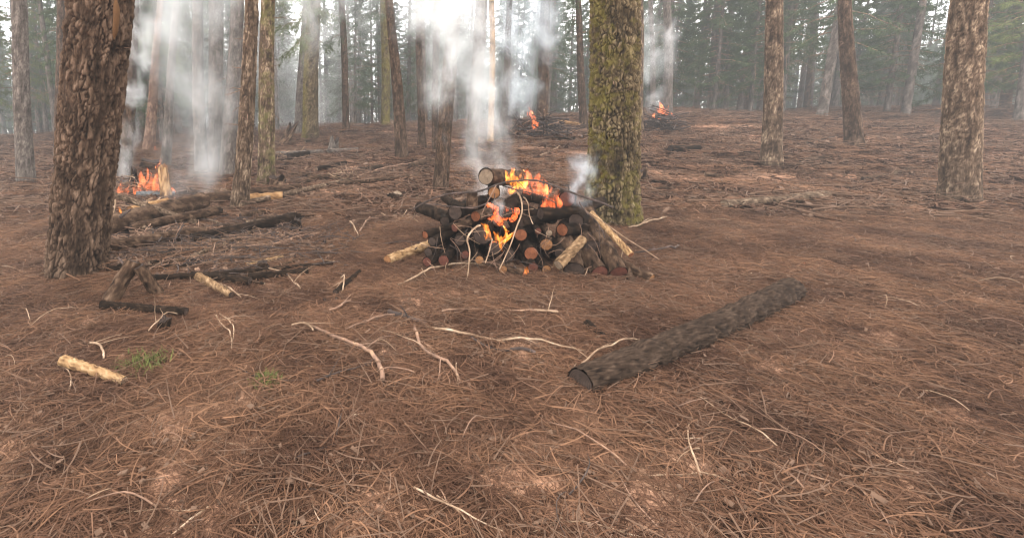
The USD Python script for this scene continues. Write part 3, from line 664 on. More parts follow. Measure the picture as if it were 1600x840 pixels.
# --- the burning log pile in the middle
def Yd(py): return 4.62 + (446 - py) * .0062
PILE = [  # px, py, radius px, (dx, dy, dz) of the body, length, cut, bark, label
    (759, 276, 13.5, (.62, .75, -.10), 1.05, 'cut_grey', 'bark_log', 'thick grey ended log lying topmost on the burning pile'),
    (772, 301, 9.5, (.25, 1, .02), 1.0, 'cut_ochre', 'bark_char', 'ochre ended log right beneath the topmost log'),
    (743, 338, 8.5, (.55, .8, -.03), .95, 'cut_orange', 'bark_log', 'orange ended log with an ash grey side below the standing chunk'),
    (711, 332, 12, (.55, .85, .02), .9, 'cut_dark', 'bark_char', 'dark grey ended log at the upper left shoulder of the pile'),
    (710, 356, 6.5, (.75, .7, .10), .9, 'cut_red', 'bark_log', 'thin reddish ended log under the dark grey left shoulder log'),
    (886, 311, 12.5, (.35, .95, -.08), .9, 'cut_red', 'bark_char', 'round red brown ended log at the upper right beside thin blue smoke'),
    (844, 334, 10, (.93, .35, -.02), .62, 'cut_dark', 'bark_char', 'blackened log lying crosswise under the upper right round end'),
    (878, 359, 10.5, (.85, .52, -.06), .80, 'cut_orange', 'bark_char', 'charred log with a bright orange brown end pointing left'),
    (814, 367, 10, (.15, 1, .02), 1.0, 'cut_orange', 'bark_char', 'orange ended log just right of the low bright flames'),
    (813, 349, 7, (.8, .6, .0), .7, 'cut_dark', 'bark_char', 'small black log above the orange end by the flames'),
    (841, 361, 5.5, (.2, 1, .02), .9, 'cut_red', 'bark_char', 'small reddish log end between two bigger orange ends'),
    (858, 364, 5.5, (.1, 1, .05), .9, 'cut_grey', 'bark_log', 'small tan log end left of the bright orange brown end'),
    (664, 367, 6.5, (.8, .55, .09), .85, 'cut_orange', 'bark_char', 'thin log whose end sticks out furthest at the upper left'),
    (675, 377, 7.5, (.65, .75, .06), .9, 'cut_dark', 'bark_char', 'dull dark log end under the outermost thin left log'),
    (667, 409, 8, (.5, .85, .02), .9, 'cut_red', 'bark_char', 'dark red log end on the ground beside the tan debarked log'),
    (669, 394, 7, (.5, .85, .02), .9, 'cut_dark', 'bark_char', 'dark log end behind the tip of the tan debarked log'),
    (693, 407, 9, (.3, .95, .02), 1.0, 'cut_red', 'bark_char', 'broad red brown log end low on the left of the pile'),
    (727, 398, 7, (.1, 1, .02), 1.0, 'cut_red', 'bark_char', 'red log end behind the tall white bent stick'),
    (749, 406, 7, (.1, 1, .02), 1.0, 'cut_ochre', 'bark_char', 'brownish tan log end in the lower row right of the bent stick'),
    (754, 368, 15, (.2, .97, .03), 1.0, 'cut_dark', 'bark_char', 'large black ended log left of the low bright flames'),
    (786, 421, 7, (.1, 1, .02), .9, 'cut_ochre', 'bark_log', 'tan log end low in the middle near the long lying stick'),
    (806, 424, 8, (-.05, 1, .02), .9, 'cut_orange', 'bark_log', 'brown log end left of the small low flame'),
    (820, 440, 7.5, (-.55, .82, .0), .55, 'cut_orange', 'bark_log', 'short log with orange end lying lowest in front of the pile'),
    (830, 396, 11.5, (.05, 1, .02), 1.0, 'cut_orange', 'bark_char', 'large red brown log end in the very middle of the pile front'),
    (854, 382, 10, (.25, .95, .03), 1.0, 'cut_ochre', 'bark_char', 'ochre log end under dangling pale twigs'),
    (833, 418, 8.5, (.0, 1, .02), .9, 'cut_red', 'bark_char', 'red brown log end right above the dark hollow'),
    (854, 421, 7.5, (.05, 1, .02), .9, 'cut_ochre', 'bark_char', 'ochre log end at the left edge of the dark hollow'),
    (901, 411, 8, (.35, .9, .12), .8, 'cut_red', 'bark_log', 'dark red log end under the fibrous tan log'),
    (936, 437, 14.5, (-.02, .93, .26), 1.0, 'cut_red', 'bark_log', 'thick dark red ended log leaning on the pile, left of its twin'),
    (966, 440, 14.5, (.06, .87, .44), 1.1, 'cut_red', 'bark_log', 'thick dark red ended log leaning on the pile, right of its twin'),
    (896, 441, 16, (.18, .9, .3), .75, 'cut_dark', 'bark_log', 'hollow black ended log right of the dark gap'),
    (1017, 450, 9.5, (-.45, .8, .18), .62, 'cut_ochre', 'bark_log', 'knotty log pointing out at the right foot of the pile'),
    (773, 388, 11, (.1, 1, .0), 1.0, 'cut_dark', 'bark_char', 'blackened log end right below the low bright flames'),
    (796, 398, 9, (.0, 1, .02), 1.0, 'cut_dark', 'bark_char', 'black log end left of the large middle end'),
    (876, 395, 10, (.1, 1, .05), 1.0, 'cut_dark', 'bark_char', 'dark log end behind the fibrous tan log'),
    (718, 375, 9, (.3, .95, .03), 1.0, 'cut_dark', 'bark_char', 'dark log end left of the large black end'),
    (925, 385, 12, (.15, .95, .12), 1.0, 'cut_dark', 'bark_log', 'dark weathered log between the fibrous log and the leaning twins'),
    (790, 330, 11, (.4, .9, .0), 1.0, 'cut_dark', 'bark_char', 'black log glowing red in the heart of the pile'),
    (900, 345, 12, (.6, .8, -.03), .8, 'cut_dark', 'bark_char', 'dark log behind thin blue smoke at the right of the pile'),
]
for px, py, rp, d, L, cut, bk, lb in PILE:
    Y = Yd(py); d = np.array(d, float); d /= np.linalg.norm(d)
    P = at(px, py, Y)
    rad = rp * Y / F
    P[2] = max(P[2], float(height(P[0], P[1])) + rad * .8)
    L *= 1.0
    E_ = P + d * L
    E_[2] = max(E_[2], float(height(E_[0], E_[1])) + rad * .8)
    log(lb, P, E_, rad * .93, rad * U(.78, .95), bk, cut, bend=U(-.03, .03), group='logs of the burning pile', knots=int(U(0, 2.2)))
for i in range(26):                                                   # the pile's inside, seen through the gaps
    px, py = U(690, 930), U(318, 425)
    Y = Yd(py) + U(.28, .5); rad = U(.05, .085)
    P = at(px, py, Y); P[2] = max(P[2], rad); d = np.array([U(-.6, .9), 1, U(-.05, .05)]); d /= np.linalg.norm(d); E_ = P + d * U(.7, 1.0); E_[2] = max(E_[2], rad)
    log('blackened log deep inside the burning pile behind its front ends', P, E_, rad, rad * .9, 'bark_char', 'cut_dark', group='logs inside the burning pile', sides=12)
def span(label, a, Ya, b, Yb, th0, th1, **kw):
    A, B = at(*a, Ya), at(*b, Yb)
    log(label, A, B, th0 * Ya / F / 2, th1 * Yb / F / 2, **kw)
span('pale debarked log with dark stubs pointing out at the left foot of the pile', (605, 406), 5.0, (672, 383), 5.7, 14, 15, bark='wood_bare', cut='cut_ochre', knots=3)
span('fibrous tan barkless log leaning on the right front of the pile', (872, 414), 4.58, (910, 374), 4.85, 16, 14, bark='wood_fibre', cut='cut_grey')
span('upright grey brown chunk standing at the upper left of the pile', (737, 326), 5.25, (738, 300), 5.3, 17, 15, bark='bark_log', cut='cut_grey', sides=14)
span('long tan branch with a sawn orange end sloping down the right of the pile', (986, 398), 4.55, (924, 332), 5.1, 10, 7, bark='wood_bare', cut='cut_orange')
span('forked root like log splayed at the far right foot of the pile', (1000, 468), 4.3, (978, 425), 4.75, 9, 16, bark='bark_log', cut='cut_dark')

def wand(label, pts, Y, th, mt, name='thin_branch', group=None, n=20, sides=6, side=0, seed=[4000]):
    """A thin branch in the air, from pixels and depths (Y one number, or one per point)."""
    seed[0] += 1; r = np.random.default_rng(seed[0])
    Y = np.broadcast_to(Y, len(pts))
    P = spline([at(*p, y) for p, y in zip(pts, Y)], n)
    k = P[:, 1] / F
    R = np.linspace(th[0], th[1], n) * k / 2 * .78
    P = P + r.normal(0, .12, P.shape) * R[:, None]
    parts = [tube(P, R, sides, True, .15, 15, seed[0])]
    for j in range(side):
        i = int(r.integers(3, n - 3)); d = P[i + 1] - P[i]; d /= np.linalg.norm(d); d = d + r.normal(0, .7, 3)
        Q, Rq = limb(P[i], d / np.linalg.norm(d), r.uniform(.08, .3), .3, R[i] * .6, seed[0] * 5 + j, 6)
        parts.append(tube(Q, Rq, 4))
    obj(name, join(parts), mt, label=label, cat='branch', group=group)
wand('long dark branch arching over the top of the burning pile', [(646, 326), (708, 302), (743, 300), (792, 284), (830, 281), (857, 287), (894, 301), (943, 318), (957, 324)], [5.0, 5.05, 5.1, 5.15, 5.2, 5.2, 5.1, 5.0, 5.0], (3, 5), 'twig_dark', side=3)
wand('second dark branch under the arching one at the upper left', [(665, 318), (700, 322), (735, 325), (760, 318)], 5.0, (2.5, 3), 'twig_dark', side=2)
wand('dark forked branch lying across the top flames', [(785, 290), (810, 297), (835, 303), (850, 308), (870, 318)], 5.1, (3, 2), 'twig_dark', side=4)
wand('white bent stick hanging down the left front of the pile', [(750, 352), (736, 362), (730, 375), (734, 392), (733, 408), (728, 447)], [4.95, 4.85, 4.8, 4.72, 4.68, 4.52], (4.5, 2.6), 'twig_pale')
wand('short white stick right of the bent one on the pile', [(769, 373), (765, 390), (758, 411)], [4.8, 4.72, 4.66], (3.2, 2.2), 'twig_pale')
wand('long white crooked stick running down the middle of the pile', [(808, 300), (815, 315), (816, 326), (806, 358), (799, 379), (790, 400), (780, 421)], [5.1, 5.05, 5.0, 4.9, 4.82, 4.74, 4.66], (3.8, 2.2), 'twig_pale')
wand('thin white stick right of the long crooked one', [(818, 308), (825, 318), (827, 335), (833, 350)], [5.1, 5.0, 4.98, 4.95], (2.6, 1.8), 'twig_pale')
wand('slim stick slanting up across the ochre end below the topmost log', [(753, 335), (762, 315), (775, 290)], [5.0, 5.0, 5.1], (2.5, 2), 'twig_brown')
wand('dark crooked branch reaching right and down to the long tan branch', [(905, 316), (915, 330), (930, 343), (945, 372)], [4.95, 4.9, 4.8, 4.7], (2.5, 2), 'twig_dark', side=2)
wand('thin pale stick crossing the right side of the pile above the twin logs', [(912, 327), (940, 345), (975, 370), (1010, 392), (1030, 405)], [4.95, 4.85, 4.8, 4.8, 4.7], (2.2, 1.6), 'twig_pale', side=2)
stick('long tan stick lying on the litter along the left front of the pile', [(622, 452), (650, 440), (682, 428), (722, 421), (785, 421)], (4, 3), 'twig_pale', arch=.04)
stick('pale straight stick lying right of the big mossy trunk', [(982, 360), (1010, 354), (1042, 343)], (3.5, 2), 'twig_pale', arch=.03)
stick('dark thin branch at the right of the pile by the leaning twins', [(985, 402), (1015, 400), (1060, 388)], (2.5, 4), 'twig_dark', arch=.05, side=2)
for i in range(56):                                                   # tangled twigs over the pile
    px, py = (U(672, 800), U(360, 440)) if i < 30 else (U(840, 960), U(345, 440)) if i < 52 else (U(760, 860), U(295, 350))
    Y = Yd(py) - U(.04, .13)
    a = U(0, math.pi); L = U(14, 38); c = U(-12, 12)
    pts = [(px - L * math.cos(a), py - L * .8 * math.sin(a)), (px + c * math.sin(a), py - c * math.cos(a)), (px + L * math.cos(a), py + L * .8 * math.sin(a))]
    pts = [(a_, min(b_, 446)) for a_, b_ in pts]
    wand('thin bare twig tangled over the face of the burning log pile', pts, [Y + U(-.05, .05), Y, Y + U(-.05, .05)], (U(1.0, 1.9), .7), ['twig_pale', 'twig_brown', 'twig_brown', 'twig_dark'][i % 4], name='pile_twig', group='twigs tangled over the burning pile', n=9, sides=4, side=i % 2)

for i, (px, py) in enumerate([(777, 330), (790, 338), (782, 348), (800, 342), (772, 380), (787, 388), (808, 330), (765, 345)]):
    Y = Yd(py) + .22; P = at(px, py, Y); d = np.array([U(-.8, .8), .8, U(-.2, .2)]); d /= np.linalg.norm(d)
    log('glowing ember chunk in the heart of the burning pile', P, P + d * U(.15, .3), U(.03, .05), .03, 'ember', 'ember', name='ember', cat='ember', group='embers in the burning pile', sides=10)

# --- logs and slash on the left
lay('thick brown log lying nearest the left edge trunk', (160, 378), (318, 334), 32, 26, bark='bark_log', cut='cut_dark', bump=.2, knots=3, lift=1.25)
lay('long log with a light upper side along the front of the left slash', (163, 398), (322, 374), 16, 16, bark='bark_log', cut='cut_grey', bump=.2, knots=3, lift=1.3)
lay('long blackened log running right from the left slash to a dark stump', (300, 384), (466, 349), 15, 16, bark='bark_char', cut='cut_dark', bump=.25, knots=4, bend=.02, lift=1.1)
lay('slim log rising through the slash behind the thick brown one', (205, 372), (345, 344), 13, 13, bark='bark_log', cut='cut_dark', knots=3, lift=2.2)
lay('log with a crumbling orange side in the left slash', (205, 350), (262, 332), 15, 12, bark='wood_orange', cut='cut_ochre', lift=2.2, bump=.25)
lay('orange barkless log lying right behind the slim leaning trunk', (442, 317), (384, 321), 14, 13, bark='wood_orange', cut='cut_orange', bump=.2)
lay('mossy dark log passing behind the foot of the slim leaning trunk', (318, 322), (470, 302), 17, 12, bark='bark_log', cut='cut_dark', bump=.2, lift=.9)
lay('long thin log lying across the middle ground, left half pale', (375, 327), (548, 288), 8, 7, bark='bark_flaky', cut='cut_grey', knots=4, lift=1.2)
lay('thin dark log continuing the long thin log to the right', (500, 298), (652, 282), 7, 5, bark='bark_log', cut='cut_dark', knots=3)
def leaning(label, a, Ya, b, Yb, th, **kw):
    span(label, a, Ya, b, Yb, th, th * .92, **kw)
Yq = gnd(172, 474)[1]
leaning('left leg of the two dark logs propped like an upside down V', (172, 470), Yq, (209, 408), Yq + .15, 23, bark='bark_log', cut='cut_dark', knots=2, bump=.2)
leaning('right leg of the two dark logs propped like an upside down V', (248, 460), gnd(248, 462)[1], (216, 416), Yq + .12, 18, bark='bark_log', cut='cut_dark', bump=.2)
lay('charred log lying below the upside down V logs', (160, 487), (292, 498), 12, 12, bark='bark_char', cut='cut_dark', knots=3, bump=.3)
stump('dark broken chunk standing against the charred log below the V logs', 250, 517, 20, 32, lean=(.35, 0))
span('pale bent pole slanting down across the left slash from the dark trunk', (158, 297), 7.0, (308, 348), 7.2, 8, 9, bark='bark_flaky', cut='cut_dark', knots=4, bend=.01)
span('short sawn pole sloping over the thick brown log', (240, 363), 6.4, (178, 335), 7.0, 9, 8, bark='bark_flaky', cut='cut_orange', knots=1)
wand('white curved branch hooking down beside the left edge trunk', [(180, 312), (178, 330), (170, 346), (155, 361)], [6.5, 6.45, 6.4, 6.3], (4, 3), 'twig_pale')
lay('long black log lying flat in front of the small dark stump', (232, 445), (520, 418), 10, 6, bark='bark_char', cut='cut_dark', knots=5, bump=.25, bend=.03)
lay('short black log below the long flat black one', (300, 436), (392, 449), 10, 13, bark='bark_char', cut='cut_dark', bump=.25)
lay('black log right of the small dark stump', (388, 441), (482, 429), 12, 10, bark='bark_char', cut='cut_dark', bump=.25, knots=2)
lay('tan weathered log sloping right below the flat black log', (310, 440), (362, 467), 14, 10, bark='wood_fibre', cut='cut_dark', bump=.2)
lay('pale tan stick like log at the small dark stump', (385, 421), (442, 407), 8, 6, bark='wood_bare', cut='cut_ochre')
lay('thin log left of the V logs pointing at the left edge trunk', (168, 428), (300, 425), 7, 8, bark='bark_char', cut='cut_dark', knots=2)
lay('low dark log above the flat black logs', (240, 421), (362, 394), 6, 5, bark='bark_log', cut='cut_dark', knots=2)
lay('pale barkless log end cut by the lower left', (100, 576), (196, 608), 17, 13, bark='wood_bare', cut='cut_grey')
gA, gB = gnd(905, 606), gnd(1062, 541)
gB = gA + (gB - gA) * 2.7; gB[2] = float(height(gB[0], gB[1]))
log('heavy rough barked log lying at the lower right of the litter', gA + [0, 0, .03], gB + [0, 0, .07], .088, .105, bark='bark_fallen', cut='cut_dark', bump=.22, sides=64, knots=7, bend=.012, grain=2.2)
stump('small dark stump beside the flat black log', 411, 423, 21, 22)
stump('charred stump end at the right tip of the long blackened log', 463, 362, 20, 24)
stump('low dark stump alone in the middle ground', 617, 312, 26, 14, cut='cut_grey')
stump('jagged grey stump on the rise left of the middle', 519, 239, 15, 22, bark='bark_grey', jag=.5, lean=(.15, 0))
stump('split leaning stump by the smoky trunks at the back', 441, 227, 15, 32, bark='bark_log', jag=.5, lean=(.5, 0))
stump('dark stump at the foot of the pale flaky trunk', 433, 294, 26, 22, bark='bark_log')
stump('dark stump peeking out right of the big mossy trunk', 1001, 284, 16, 22, bark='bark_log')
stump('upright tan stump glowing orange along one side in the left fire', 262, 311, 15, 56, bark='wood_orange', cut='cut_ochre', jag=.1, lean=(-.08, 0))
stump('black post like stump at the left of the left fire', 211, 300, 9, 38, jag=.3)
stump('blackened mound of wood behind the left fire', 240, 262, 40, 14, jag=.4)
stump('charred lump on the litter left of the middle', 515, 470, 26, 12, jag=.5)
lay('thin charred branch rising right from the charred lump', (524, 466), (562, 430), 9, 5, bark='bark_char', cut='cut_dark', knots=2)
lay('grey ash covered log at the foot of the left fire', (214, 312), (274, 310), 9, 8, bark='ash', cut='cut_dark', lift=1.2)
lay('dark bark slab on the litter near the lower right log', (915, 514), (942, 532), 13, 9, bark='bark_char', cut='cut_dark')
lay('dark fallen log on the red slope behind the pile', (862, 221), (898, 222), 5, 5, bark='bark_char', cut='cut_dark')
lay('tan fallen log on the slope right of the brush pile', (872, 194), (914, 200), 5, 5, bark='wood_orange', cut='cut_ochre')
lay('dark log lying at the far right behind the mossy trunk', (1046, 241), (1092, 238), 10, 8, bark='bark_char', cut='cut_dark')
lay('grey log half sunk in litter on the mid slope', (430, 248), (560, 240), 7, 6, bark='bark_grey', cut='cut_grey', knots=3)
lay('short dark log on the mid slope by the split stump', (452, 252), (482, 246), 9, 8, bark='bark_char', cut='cut_dark')
lay('dark broken log behind the long thin log', (480, 286), (540, 280), 8, 7, bark='bark_log', cut='cut_dark', knots=2)
lay('thin fallen trunk right of the left leaning trunk', (640, 268), (690, 252), 8, 6, bark='bark_log', cut='cut_dark')
lay('weathered log lying across the right slope', (1130, 330), (1290, 312), 14, 12, bark='bark_flaky', cut='cut_grey', knots=3, bump=.2)

for i in range(22):
    px, py = U(420, 680) if i < 12 else U(1000, 1500), U(226, 300)
    L = U(14, 46); th = U(3, 7)
    lay('short dark weathered log piece lying loose on the mid slope', (px, py), (px + L, py + L * U(-.25, .15)), th, th * .8, bark=['bark_log', 'bark_char', 'bark_fallen'][i % 3], cut=['cut_grey', 'cut_dark'][i % 2], name='log_piece', group='loose log pieces on the mid slope', sides=9, knots=i % 2)

# --- branches that stand out on the litter
stick('crooked branch in the front middle, dark above and tan below', [(488, 519), (520, 536), (558, 551), (582, 566), (592, 580), (598, 606)], (6, 10), 'twig_brown', arch=.02)
stick('thin pale branch joined to the crooked front branch', [(456, 516), (475, 518), (490, 524)], (3, 4), 'twig_pale', arch=.03)
stick('long branch across the front, thick black end on the left', [(607, 496), (640, 506), (665, 514)], (13, 8), 'twig_dark', side=2)
stick('slender pale branch continuing right from the black ended one', [(660, 513), (700, 525), (740, 534), (800, 541), (860, 546), (912, 556)], (6, 3), 'twig_pale', arch=.02, side=2)
stick('mottled branch curving down below the black ended one', [(648, 517), (656, 545), (678, 565), (700, 575), (718, 606)], (8, 6), 'twig_brown')
stick('thin dark branch below the slender pale one', [(735, 532), (755, 548), (780, 555), (835, 560)], (4, 7), 'twig_dark', side=1)
stick('pale branch lying along the top of the heavy lower right log', [(905, 585), (950, 560), (1000, 540)], (4, 3), 'twig_pale', arch=.06)
stick('thin brown stick between pile and front branches', [(690, 494), (760, 490), (830, 491), (870, 493)], (3, 4), 'twig_brown')
stick('pale flat stick near the middle of the front litter', [(835, 491), (872, 494)], (5, 4), 'twig_pale')
stick('bent pale twig arching up left of the front middle', [(338, 500), (346, 515), (360, 530), (362, 552)], (3, 2), 'twig_pale', arch=.02)
stick('second bent pale twig beside the first left of the front middle', [(344, 498), (358, 512), (366, 530), (362, 545)], (3, 2), 'twig_pale', arch=.03)
stick('long straight brown stick at the left middle', [(540, 522), (585, 506), (640, 490)], (4, 3), 'twig_brown', arch=.02)
stick('pale bent twig by the flat black log', [(400, 425), (440, 432), (465, 452), (470, 458)], (3, 3), 'twig_pale', arch=.02)
stick('pale stick crossing the tan weathered log', [(345, 450), (362, 462), (378, 472)], (4, 3), 'twig_pale', arch=.03)
stick('pale upright twig stuck by the charred branch', [(532, 440), (538, 455), (533, 466)], (3, 3), 'twig_pale', arch=.08)
stick('short tan stick in front of the charred lump', [(515, 492), (535, 483), (548, 475)], (5, 4), 'twig_brown')
stick('dark branch running out of the lower left middle', [(495, 604), (530, 590), (580, 578)], (5, 3), 'twig_dark')
stick('pale branch at the lower left border', [(140, 545), (155, 552), (163, 568)], (5, 4), 'twig_pale', arch=.03)
stick('pale twig leaning on the dark broken chunk', [(232, 525), (255, 512), (280, 498)], (3, 2), 'twig_pale', arch=.06)
stick('thin dark branch on the red slope behind the pile', [(843, 248), (858, 240), (874, 232)], (3, 3), 'twig_pale', arch=.02)
stick('long bare branch on the slope above the low stump', [(545, 285), (590, 272), (640, 262), (665, 250)], (2.5, 3), 'twig_brown', arch=.05, side=4)
stick('dark curved stick on the litter left of the pile', [(598, 385), (630, 384), (668, 384)], (2, 2), 'twig_dark', arch=.03)
stick('pale crooked twig standing left of the pile', [(547, 350), (553, 362), (560, 372)], (3, 2), 'twig_pale', arch=.05)
stick('red brown stick left of the pile', [(562, 366), (572, 352), (578, 344)], (4, 3), 'twig_brown', arch=.02)

# --- twigs one can count on the litter
r = np.random.default_rng(33)
for i in range(215):
    q = r.random() ** 1.5
    y = 1.5 + 8.5 * q
    x = r.uniform(-.95, 1.5) * y
    if 4.4 < y < 6 and .5 < x < 2.8: continue
    L = r.uniform(.15, .65) * (1 + .25 * q); a = r.uniform(0, 6.28); bend = r.normal(0, .7)
    n = 8; t = np.linspace(0, 1, n); ang = a + bend * (t - .5)
    P = np.stack([x + np.cumsum(np.cos(ang)) * L / n, y + np.cumsum(np.sin(ang)) * L / n], 1)
    R = r.uniform(.0022, .0060) * np.linspace(1, .4, n)
    z = height(P[:, 0], P[:, 1]) + .022 + max(0, r.normal(0, .04)) * np.sin(np.pi * t)
    k = ['twig_pale', 'twig_brown', 'twig_pale', 'twig_brown', 'twig_dark'][i % 5]
    ad = {'twig_pale': 'pale dry', 'twig_brown': 'brown', 'twig_dark': 'blackish'}[k]
    obj('dry_twig', tube(np.c_[P, z], R, 5, True, .1, 20, i), k, label=f'thin {ad} twig lying loose on the pine needle litter', cat='twig', group=f'{ad} twigs on the litter')

# --- needle litter and debris: far too many to count
def instancer(name, protos, mats, pts, scale, yaw, idx, label):
    pi = UsdGeom.PointInstancer.Define(stage, '/World/' + numbered('/World', name))
    rel = []
    for k, m in enumerate(protos):
        pp = f'{pi.GetPath()}/kinds/clump_{k:03d}'
        UsdGeom.Xform.Define(stage, f'{pi.GetPath()}/kinds')
        usdkit.mesh(stage, pp, m, M[mats[k]]); rel.append(Sdf.Path(pp))
    pi.CreatePrototypesRel().SetTargets(rel)
    pi.CreatePositionsAttr(Vt.Vec3fArray.FromNumpy(pts.astype(np.float32)))
    pi.CreateProtoIndicesAttr(Vt.IntArray.FromNumpy(idx.astype(np.int32)))
    h = np.stack([np.cos(yaw / 2), 0 * yaw, 0 * yaw, np.sin(yaw / 2)], 1)
    pi.CreateOrientationsAttr(Vt.QuathArray([Gf.Quath(float(a[0]), float(a[1]), float(a[2]), float(a[3])) for a in h]))
    pi.CreateScalesAttr(Vt.Vec3fArray.FromNumpy(np.repeat(scale[:, None], 3, 1).astype(np.float32)))
    tag(pi.GetPrim(), label, None, None, 'stuff')

def needle_clump(seed, n, radius, L0, L1, w, lift):
    r = np.random.default_rng(seed)
    V, Fc = [], []
    main = r.uniform(0, np.pi)
    for i in range(n):
        c = r.normal(0, radius * .5, 2); a = main + r.normal(0, .9); L = r.uniform(L0, L1); b = r.normal(0, .28)
        t = np.array([-.5, -.17, .17, .5]); ang = a + b * t
        x = c[0] + np.cumsum(np.cos(ang)) * L / 4; y = c[1] + np.cumsum(np.sin(ang)) * L / 4
        z0 = r.uniform(0, lift); tilt = r.normal(0, .12)
        z = z0 + t * L * tilt + .25 * L * max(0, r.normal(0, .12)) * (1 - (2 * t) ** 2)
        ww = w * r.uniform(.6, 1.4) * np.array([1, 1, .9, .4])
        nx, ny = -np.sin(ang) * ww / 2, np.cos(ang) * ww / 2
        k = len(V) * 8
        tw = r.normal(0, .5)
        V.append(np.stack([np.r_[x - nx, x + nx], np.r_[y - ny, y + ny], np.r_[z - ww * tw / 2, z + ww * tw / 2]], 1))
        for j in range(3): Fc += [(k + j, k + j + 1, k + 5 + j), (k + j, k + 5 + j, k + 4 + j)]
    return np.vstack(V), np.array(Fc)

r = np.random.default_rng(90)
def scatter(n, y0, y1, s0, s1, power=1.0):
    y = np.sqrt(r.uniform(y0 ** 2, y1 ** 2, n)) if power == 1 else y0 + (y1 - y0) * r.random(n) ** power
    x = r.uniform(-1.0, 1.62, n) * np.maximum(y, 1.8)
    z = height(x, y)
    return np.stack([x, y, z], 1), r.uniform(s0, s1, n), r.uniform(0, 6.28, n)
P, s, yw = scatter(3000, .9, 9.5, .8, 1.25)
instancer('needle_litter', [needle_clump(k, 400, .34, .05, .15, .0030, .032) for k in range(6)], ['needles'] * 6, P, s, yw, r.integers(0, 6, len(P)), 'rust brown fallen pine needles covering the near ground')
def strand_clump(seed, n, radius, L0, L1, w):
    r = np.random.default_rng(seed); parts = []
    for i in range(n):
        c = r.normal(0, radius * .5, 2); a = r.uniform(0, 6.28); L = r.uniform(L0, L1); b = r.normal(0, .55); m = 6
        t = np.linspace(-.5, .5, m); ang = a + b * t
        z = .018 + r.uniform(0, .025) + max(0, r.normal(0, .08)) * L * (.25 - t ** 2) * 4 * .6
        parts.append(tube(np.stack([c[0] + np.cumsum(np.cos(ang)) * L / m, c[1] + np.cumsum(np.sin(ang)) * L / m, z + 0 * t], 1), w * r.uniform(.5, 1.3) * np.linspace(1, .45, m), 3, False))
    return join(parts)
P, s, yw = scatter(2700, .9, 9.5, .7, 1.1)
instancer('needle_litter', [strand_clump(70 + k, 34, .42, .06, .30, .0032) for k in range(6)], ['strands'] * 6, P, s, yw, r.integers(0, 6, len(P)), 'tan twiglets and bent pine shoots tangled over the near ground')
P, s, yw = scatter(1500, 8.5, 30, 1.0, 1.8)
instancer('needle_litter', [strand_clump(80 + k, 36, .55, .12, .5, .0065) for k in range(5)], ['strands'] * 5, P, s, yw, r.integers(0, 5, len(P)), 'tan twiglets tangled over the farther slope')
P, s, yw = scatter(4200, 8.5, 34, 1.2, 2.2)
instancer('needle_litter', [needle_clump(50 + k, 110, .42, .14, .34, .012, .035) for k in range(5)], ['needles'] * 5, P, s, yw, r.integers(0, 5, len(P)), 'rust brown litter covering the farther slope')

def debris_clump(seed, n, radius, big):
    r = np.random.default_rng(seed); parts = []
    for i in range(n):
        c = np.r_[r.normal(0, radius * .5, 2), .01]
        if r.random() < .6:
            a = r.uniform(0, 6.28); L = r.uniform(.08, .45) * big; m = 5; ang = a + r.normal(0, .5) * np.linspace(-.5, .5, m)
            Q = np.stack([c[0] + np.cumsum(np.cos(ang)) * L / m, c[1] + np.cumsum(np.sin(ang)) * L / m, .012 + r.uniform(0, .05 * big) + np.linspace(0, r.normal(0, .12) * L, m)], 1)
            parts.append(tube(Q, r.uniform(.002, .006) * big * np.linspace(1, .5, m), 4))
        else:
            b = trimesh.creation.box(np.r_[r.uniform(.015, .06), r.uniform(.01, .03), r.uniform(.004, .012)] * big)
            b.vertices += r.normal(0, .002 * big, b.vertices.shape)
            b.apply_transform(trimesh.transformations.euler_matrix(*r.normal(0, .35, 2), r.uniform(0, 6.28))); b.apply_translation(c + [0, 0, .01])
            parts.append((np.array(b.vertices), np.array(b.faces)))
    return join(parts)
P, s, yw = scatter(2300, 1.1, 10, .6, 1.1)
instancer('bark_debris', [debris_clump(120 + k, 26, .45, .8) for k in range(5)], ['chips'] * 5, P, s, yw, r.integers(0, 5, len(P)), 'small bark chips and broken twig bits strewn on the near ground')
P, s, yw = scatter(2500, 8, 34, .9, 1.8)
instancer('bark_debris', [debris_clump(160 + k, 22, .55, 1.8) for k in range(5)], ['chips'] * 5, P, s, yw, r.integers(0, 5, len(P)), 'broken branches and bark bits strewn on the farther slope')
rs = np.random.default_rng(91)
Q = []
while len(Q) < 230:
    px, py = rs.uniform(160, 500), rs.uniform(272, 420)
    if abs((px - 165) * .16 + py - 380) > 70 and rs.random() < .75: continue
    Q.append(gnd(px, py))
Q = np.array(Q)
instancer('slash_debris', [debris_clump(190 + k, 20, .5, 1.5) for k in range(5)], ['chips', 'twig_brown', 'strands', 'twig_dark', 'chips'], Q + [0, 0, .02], rs.uniform(.7, 1.2, len(Q)), rs.uniform(0, 6.28, len(Q)), rs.integers(0, 5, len(Q)), 'broken slash bits strewn among the left logs')
for i in range(22):
    px, py = rs.uniform(165, 420), rs.uniform(325, 440)
    L = rs.uniform(30, 90); sl = rs.normal(-.12, .18); th = rs.uniform(3.5, 9)
    k = ['bark_log', 'bark_char', 'bark_flaky', 'bark_log'][i % 4]
    lay('thin weathered pole half buried in the left slash', (px, py), (px + L, py + L * sl), th, th * .75, bark=k, cut=['cut_dark', 'cut_grey'][i % 2], name='slash_pole', group='poles half buried in the left slash', sides=9, lift=rs.uniform(.4, 1.6), knots=1)
